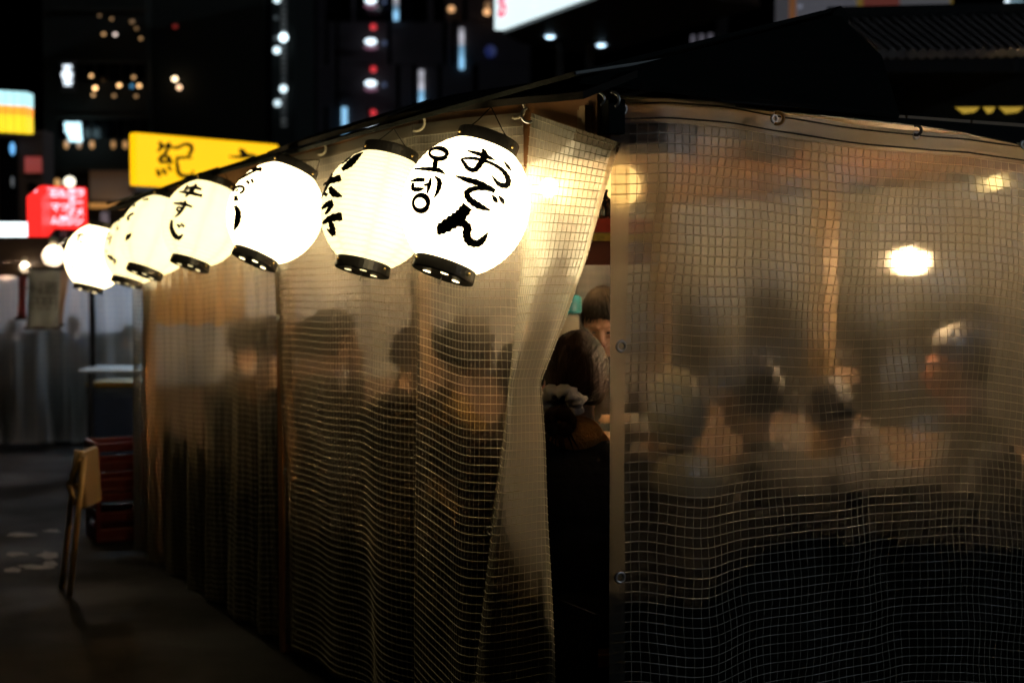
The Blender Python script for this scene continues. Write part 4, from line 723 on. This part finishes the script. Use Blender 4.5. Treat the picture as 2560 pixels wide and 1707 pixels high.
# its slanting side face
sa, sb = P(101, 465, 15.99), P(67, 492, 14.6); hh = float(fl[2]-P(102, 570, 16)[2]); MB().hexa([sb + [0, 0, -hh], sa + [0, 0, -hh], sa + [.05, .3, -hh], sb + [.05, .3, -hh], sb, sa, sa + [.05, .3, 0], sb + [.05, .3, 0]]).build('side_lightbox', REDS, rs)
sd = (sa-sb)/np.linalg.norm(sa-sb)
for k, (b, v) in enumerate((('居', .30), ('酒', .52), ('屋', .75))): text(b, .30, (sa+sb)/2 + [0, 0, -hh*v] + np.cross(sd, [0, 0, 1])*.02, sd, (0, 0, 1), PINK, rs, bold=.004)
rp = empty('sign_post', P(150, 690, 16.3)*np.array([1, 1, 0]), 'dark post under the small red sign box', 'post'); ground_box(150, 168, 575, 16.3, .1, 'post', INK_B, rp)
WHS = glow('white_lightbox', (.80, .95, 1), 2.0, vary=.1); o = empty('shop_sign', P(0, 620, 15), 'white lit sign box under the red sign at the picture edge', 'sign'); slab(-160, 556, 74, 612, 15, .3, 'lightbox', WHS, o); slab(-160, 613, 40, 624, 15.02, .3, 'lower_strip', WHS, o); slab(74.5, 588, 84, 610, 15.05, .25, 'end_panel', WHS, o)
for k in range(5): slab(-20+k*17, 566, -12+k*17, 571, 14.98, .012, 'lettering', cmat('grey_letter', (.35, .4, .45)), o)
# striped sign, top left
o = empty('shop_sign', P(0, 330, 20), 'pale blue and yellow ribbed lit sign at the upper picture edge', 'sign'); CY = glow('pale_blue_panel', (.45, .82, .86), .95); YE = glow('yellow_panel', (.95, .66, .01), .95); ORG = glow('orange_panel', (1, .34, .015), 1.0)
for k in range(6):
    x0, x1 = 66-21*(k+1)+1, 66-21*k-1; dy = k*-1.3
    slab(x0, 228+dy+2, x1, 266+dy, 20, .3, 'blue_rib', CY, o); slab(x0, 266.3+dy, x1, 290+dy, 19.99, .3, 'orange_rib', ORG, o); slab(x0, 290.3+dy, x1, 330+dy, 20, .3, 'yellow_rib', YE, o)
# ------------------------------------------------------------------ buildings behind
CONC = mat('pinkish_render', (.11, .078, .075), .85, 0, .3, 1.2); DARKW = mat('dark_cladding', (.025, .026, .022), .8, 0, .3, .8); PANEL = mat('grey_violet_panel', (.065, .054, .062), .6, 0, .2, .5); SLOT = mat('dark_glazing', (.006, .006, .008), .15); GREENW = mat('green_grey_wall', (.018, .022, .02), .8, 0, .3, .7)
def lamp(parent, px, py, rx, ry, Y, col, s, name='lamp'):
    c = P(px, py, Y); k = pm(Y); MB().ball(c, (rx*k, rx*k*.6, ry*k), 12, 8).build(name, glow('lamp_glow', col, s*.62, vary=.03), parent, True)
def building(name, label, px0, px1, ptop, Y, depth, m):
    a, b = P(px0, 690, Y), P(px1, 690, Y); o = empty(name, ((a[0]+b[0])/2, Y+depth/2, 0), label, 'building'); zt = float(P(px0, ptop, Y)[2]); MB().box(((a[0]+b[0])/2, Y+depth/2, zt/2), (b[0]-a[0], depth, zt-.004)).build('wall', m, o); return o
b1 = building('building', 'narrow pinkish grey building with a dim red window', -40, 113, 325, 22, .5, CONC); slab(62, 392, 103, 432, 21.97, .02, 'window', glow('red_window', (.30, .012, .012), .5), b1); slab(60, 388, 105, 391, 21.93, .06, 'window_frame', INK_B, b1); slab(60, 433, 105, 437, 21.9, .1, 'sill', CONC, b1); slab(70, 457, 92, 480, 21.97, .02, 'window', SLOT, b1); slab(50, 340, 108, 344, 21.9, .1, 'ledge', CONC, b1); slab(0, 345, 40, 600, 21.9, .09, 'dark_bay', SLOT, b1)
lamp(b1, 31, 372, 7, 16, 21.7, (.12, .45, .9), 1.4); lamp(b1, 31, 455, 4, 14, 21.7, (.3, .36, .42), .25)
b2 = building('building', 'dark office block with scattered small warm lamps at upper left', 116, 372, -500, 32, .5, DARKW); b3 = building('building', 'black blank sided tower behind the yellow sign', 374, 664, -500, 34, .4, GREENW)
for y in (290, 150, 20, 420): slab(140, y, 371, y+6, 31.8, .19, 'ledge', mat('ledge_grey', (.05, .048, .04), .8), b2)
WARM = (1, .55, .22)
for px, py, s, r in ((228, 190, 2.2, 5), (238, 221, 5, 6), (233, 238, 1.0, 5), (298, 214, 4, 5.5), (285, 240, .5, 5), (334, 194, 1.0, 5), (348, 215, 3, 5.5), (340, 241, .45, 5), (259, 86, .9, 5), (288, 87, 1.8, 5), (352, 97, .6, 4.5), (279, 48, .5, 4), (249, 40, .25, 4), (330, 55, .25, 6), (341, 72, .25, 5)): lamp(b2, px, py, r, r*.8, 31.5, WARM if px != 288 else (1, .8, .7), s)
lamp(b2, 330, 216, 5, 5, 31.5, (.06, .3, .55), 1); lamp(b3, 437, 198, 7, 6, 33.7, (1, .75, .45), 5); lamp(b3, 448, 219, 6.5, 5.5, 33.7, (1, .62, .36), 3); lamp(b3, 438, 67, 7, 5, 33.7, (.5, .02, .01), .35)
for px, s in ((166, .9), (198, .5), (230, .9), (283, .6), (313, .8)): lamp(b2, px, 362, 6, 10, 31.4, (1, .5, .16), s*.8)
for k in range(8): slab(146+k*29, 300, 168+k*29, 345, 31.96, .03, 'window', SLOT, b2)
for k in range(7): slab(146+k*32, 160, 170+k*32, 205, 31.96, .03, 'window', SLOT, b2)
slab(222, 508, 300, 519, 31.5, .3, 'light_strip', glow('amber_strip', (.6, .25, .04), .55), b2); slab(225, 425, 330, 500, 31.95, .04, 'window', glow('dim_brown_window', (.05, .022, .01), .35), b2); slab(252, 530, 270, 562, 31.4, .05, 'notice', glow('dim_notice', (.2, .14, .16), .4), b2)
BG = glow('blue_white_sign', (.55, .88, 1), 1.6, vary=.3, scale=9)
o = empty('wall_sign', P(180, 350, 31), 'ragged blue white lit sign on the dark office block', 'sign')
for i, (a, b_, c_, d) in enumerate(((161, 306, 199, 318), (162, 319, 200, 332), (168, 333, 201, 342), (172, 343, 202, 354))): slab(a, b_, c_, d-.6, 31.2, .1, 'sign_panel', BG, o)
o = empty('wall_sign', P(168, 225, 31), 'black upright sign with a round white emblem and bars', 'sign'); slab(151, 153, 186, 225, 31.3, .15, 'board', INK_B, o); slab(149, 151, 188, 152.6, 31.28, .2, 'frame', cmat('sign_frame', (.12, .09, .08)), o); slab(149, 225.4, 188, 227, 31.28, .2, 'frame', cmat('sign_frame', (.12, .09, .08)), o)
EM = glow('emblem_white', (.8, .9, 1), 1.3); k = pm(31.2); c = P(168, 188, 31.25)
MB().lathe([(.001, 0), (13.5*k, 0), (13.5*k, .03), (.001, .03)], 24, c, np.array([[1, 0, 0], [0, 0, 1], [0, -1, 0]])).build('emblem', EM, o); slab(158, 163, 178, 171, 31.25, .03, 'bar', EM, o)
for y0 in (202, 209): slab(158 + (y0-202)*.3, y0, 180-(y0-202)*.3, y0+5, 31.25, .03, 'bar', EM, o)
o = empty('street_lamp', P(173, 455, 30)*np.array([1, 1, 0]), 'round white lamp glowing above the red sign box', 'lamp'); lamp(o, 174, 455, 14, 13, 30, (1, .92, .7), 3, 'globe'); MB().tube([P(174, 468, 30), P(174, 690, 30)*np.array([1, 1, 0]) + [0, 0, .001]], .06, 8).build('pole', INK_B, o)
o = empty('street_lamp', P(143, 460, 30)*np.array([1, 1, 0]), 'dim amber lamp left of the round white lamp', 'lamp'); lamp(o, 143, 458, 9, 11, 30, (.8, .4, .12), .9, 'globe'); MB().tube([P(143, 469, 30), P(143, 690, 30)*np.array([1, 1, 0]) + [0, 0, .001]], .06, 8).build('pole', INK_B, o)
# the tall tower with slots and lamps
Yt = 100; tw = building('tower', 'tall tower of violet grey panels with vertical slots, red lamps and white lights', 668, 1330, -900, Yt, 30, SLOT)
Z = lambda x, y: (600 + x/3.336, y/3.336)
rows = [(-175, 175), (182, 535), (542, 890), (897, 1250)]
cols = [[640, 700, 930, 950, 1270, 1330, 1560, 1610, 1710, 1860, 1890, 2420], [640, 705, 735, 790, 820, 1230, 1260, 1690, 1725, 1775, 1800, 2420], [640, 790, 820, 1300, 1330, 1440, 1470, 1650, 1680, 1940, 1985, 2420], [640, 700, 730, 835, 900, 1060, 1080, 1300, 1320, 1600, 1640, 2420]]
for (y0, y1), cc in zip(rows, cols):
    for a, b_ in zip(cc[0::2], cc[1::2]):
        p0, p1 = Z(a, y0), Z(b_, y1); slab(p0[0]+.6, p0[1], p1[0]-.6, p1[1], Yt-.5, .49, 'cladding_panel', PANEL, tw)
LEDC = (.30, .66, 1)
for x, y0, y1, n in ((1300, -30, 175, 5), (1848, 235, 580, 7), (1512, 585, 920, 6), (870, 895, 1120, 1)):
    for i in range(n):
        a = y0 + (y1-y0)*i/n; b_ = y0 + (y1-y0)*(i+1)/n - (5 if n > 1 else 0); p0, p1 = Z(x-20, a), Z(x+20, b_)
        g_ = 1.0 if (n == 1 or i >= n-2) else random.uniform(.25, .9); slab(p0[0], p0[1], p1[0], p1[1], Yt-.8, .25, 'light_panel', glow('slot_light', LEDC if i >= n//2 or n == 1 else (.75, .75, .85), .75*g_), tw)
for y in (5, 348, 696, 1040):
    p = Z(1090, y); lamp(tw, p[0], p[1], 15, 7.5, Yt-1.5, (.75, .9, 1), 2.6); lamp(tw, p[0]+.5, p[1]+14, 17, 7, Yt-1.2, (.32, .10, .19), .55, 'glowing_ledge'); lamp(tw, p[0]+34, p[1]+4, 5, 6, Yt-1.2, (.06, .10, .25), .5)  # the ledge under each lamp glows in place of its light
for y in (228, 580, 942): p = Z(1112, y); lamp(tw, p[0], p[1], 7.5, 7.5, Yt-1.5, (1, .02, .03), .9)
for (x, y, s) in ((1762, 78, 1.2), (2060, 103, 1.5), (2068, 45, .25)): p = Z(x, y); lamp(tw, p[0], p[1], 8.5, 8.5, Yt-1.5, (1, .52, .22), s)
p = Z(2088, 430); lamp(tw, p[0], p[1], 14, 15, Yt-1.3, (.006, .012, .09), .8)
# stair lights on the dark block left of it
st_ = building('stair_tower', 'dark stair tower with a column of cool white landing lamps', 684, 742, -600, 62, 6, GREENW)
for x, y, s, r in ((308, 0, 2.2, 8), (362, 315, 4, 10.5), (307, 422, 2.6, 8.5), (362, 743, 2.4, 9), (312, 862, 1.6, 8.5), (300, 320, .1, 5), (300, 150, .08, 5)): p = Z(x, y); lamp(st_, p[0], p[1], r, r, 61.4, (.72, .92, 1), s)
for i in range(26): y = 20 + i*41; p = Z(364, y); lamp(st_, p[0], p[1], 8, 3.5, 61.5, (.3, .33, .33), random.choice((.05, .10, .18, .12)), 'glowing_rail')  # rails given a faint glow in place of lamplight on them
# lit white canopy sign with grey soffit
cn = empty('canopy_sign', P(1500, 100, 29), 'large white lit canopy sign with dark soffit and two downlights', 'sign'); zs_ = float(P(1258, 84, 30)[2])
def atz(px, py): d = ray(px, py); return EY + d*((zs_-EYE)/d[2])
poly = [atz(1258, 84), atz(1600, -42), atz(1900, 18), atz(1490, 141), atz(1300, 108)]; SOF = mat('grey_soffit', (.17, .175, .18), .5, 0, .2, .6)
n_ = len(poly); MB().add(poly + [p + [0, 0, 3.] for p in poly], [tuple(range(n_)), tuple(range(n_, 2*n_))[::-1]] + [(i, i+n_, (i+1) % n_ + n_, (i+1) % n_) for i in range(n_)]).build('canopy', SOF, cn)
a, b_ = poly[0], poly[1]; dx = (b_-a)/np.linalg.norm(b_-a); out_ = np.array([dx[1], -dx[0], 0]); out_ = -out_ if out_ @ (EY - a) < 0 else out_
MB().hexa([a + out_*.02 + [0, 0, .06], b_ + out_*.02 + [0, 0, .06], b_ + out_*.2 + [0, 0, .06], a + out_*.2 + [0, 0, .06], a + out_*.02 + [0, 0, 2.9], b_ + out_*.02 + [0, 0, 2.9], b_ + out_*.2 + [0, 0, 2.9], a + out_*.2 + [0, 0, 2.9]]).build('lit_face', glow('canopy_white', (.80, .97, 1), .85, vary=.05), cn)
for px, py in ((1375, 91), (1503, 112)): p = atz(px, py); MB().lathe([(.09, -.01), (.11, -.012), (.06, -.05), (.002, -.06)], 16, p).build('downlight', glow('downlight_glow', (.55, .8, 1), 2.5), cn, True)
RLET = glow('red_lit_letter', (.9, .05, .16), .75)
for b, z in (('お', .62), ('好', 1.1)): text(b, .5, a + dx*.42 + out_*.21 + [0, 0, z-.18], dx, (0, 0, 1), RLET, cn, bold=.02)
for k in range(4): text('や', .3, a + dx*(1.1+k*.9) + out_*.21 + [0, 0, .8+k*.02], dx, (0, 0, 1), RLET, cn)
for (x0, x1) in ((1392, 1408), (1466, 1484)): q = P(x0, 140, 31.2); q2 = P(x1, 140, 31.2); MB().box(((q[0]+q2[0])/2, 31.3, zs_/2), (q2[0]-q[0], .3, zs_-.01)).build('pillar', INK_B, cn)
# low dark building behind, billboard and tiled roof at right
bb = empty('mural', P(2180, 690, 26)*np.array([1, 1, 0]), 'weakly glowing orange, red and grey billboard above the tiled roof', 'mural')
for x0, x1, col, s in ((1940, 1974, (.03, .03, .035), 1), (1975, 1991, (.11, .04, .01), 1), (1991.4, 2143, (.05, .05, .06), 1), (2143.4, 2158, (.10, .065, .008), 1), (2158.4, 2250, (.075, .015, .01), 1), (2250.4, 2376, (.05, .05, .055), 1), (2376.4, 2384, (.09, .06, .008), 1)): slab(x0, -120, x1, 60, 26, .1, 'panel', glow('glowing_mural_panel', col, s*.75, (.2, .2, .2)), bb)  # mural stripes glow weakly instead of being lit from outside
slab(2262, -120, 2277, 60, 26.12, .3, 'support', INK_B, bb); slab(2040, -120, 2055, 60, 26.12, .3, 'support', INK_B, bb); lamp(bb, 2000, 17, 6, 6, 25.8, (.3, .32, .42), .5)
sl_ = empty('street_lamp', P(2540, 690, 24)*np.array([1, 1, 0]), 'cool white lamp at the top right of the picture', 'lamp'); lamp(sl_, 2518, 12, 7, 12, 24, (.75, .9, 1), 2.5, 'globe'); slab(2526, 2, 2560, 20, 24.1, .2, 'lamp_panel', glow('blue_panel', (.3, .5, .62), .5), sl_); ground_box(2536, 2546, 22, 24.2, .1, 'pole', INK_B, sl_)
bk = building('building', 'dark low building between canopy sign and tiled roof', 1796, 2700, 128, 33, 6, mat('near_black_wall', (.012, .012, .012), .8)); slab(1798, -200, 1822, 127, 32.8, .5, 'chimney_stack', INK_B, bk)
for k in range(3): slab(1728+k*22, 88+k*-2, 1738+k*22, 126-k*8, 36, .1, 'window', glow('pale_window', (.06, .055, .07), .8), bk)
th = empty('tiled_house', P(2400, 690, 10)*np.array([1, 1, 0]), 'old house with grey tiled roof behind the stall at upper right', 'house'); TILE = mat('grey_roof_tile', (.48, .43, .41), .6, 0, .4, 10); Y1_, Y0_ = 10.8, 9.2
r0, r1, e0, e1 = P(2090, 66, Y1_), P(2760, 50, Y1_), P(2190, 150, Y0_), P(2860, 142, Y0_)
MB().hexa([e0, e1, r1, r0, e0 + [0, 0, .02], e1 + [0, 0, .02], r1 + [0, 0, .02], r0 + [0, 0, .02]]).build('roof', mat('tile_bed', (.035, .033, .033), .8), th)
for k in range(27):
    a = r0 + (r1-r0)*(k+.5)/27 + [0, 0, .03]; b_ = e0 + (e1-e0)*(k+.5)/27 + [0, -.03, .03]; MB().tube([a + (b_-a)*j/4 + [0, 0, .003*(j % 2)] for j in range(5)], .034, 8).build('tile_row', TILE, th)
MB().tube([r0 + [-.05, .05, .07], r1 + [0, .05, .07]], .085, 8).build('ridge_tile', mat('dark_ridge', (.02, .02, .02), .8), th); q = P(2230, 160, 9.9); q1 = P(2860, 160, 9.9); MB().box(((q[0]+q1[0])/2, 10.4, q[2]/2-.02), (q1[0]-q[0], .8, q[2]-.05)).build('wall', TARP, th)
yl = empty('yellow_pennant', P(2440, 275, 8.6), 'row of weakly glowing yellow pennants under the tiled eave', 'pennant')
for a, b_, c_ in ((2388, 2450, 2410), (2458, 2488, 2470), (2498, 2560, 2515)): p0, p1, p2_ = P(a, 268, 9.3), P(b_, 268, 9.3), P(c_, 285, 9.3); p3 = P((b_*2+c_)/3, 281, 9.3); MB().add([p0, p1, p3, p2_] + [v + np.array([0, .01, 0]) for v in (p0, p1, p3, p2_)], [(0, 3, 2, 1), (4, 5, 6, 7), (0, 1, 5, 4), (1, 2, 6, 5), (2, 3, 7, 6), (3, 0, 4, 7)]).build('pennant_cloth', glow('glowing_yellow_cloth', (.5, .32, .02), .55), yl)  # the yellow pieces glow by themselves, standing in for light on them
MB().tube([P(2380, 267, 9.3), P(2620, 264, 9.3)], .006, 6).build('line', ROPE, yl)
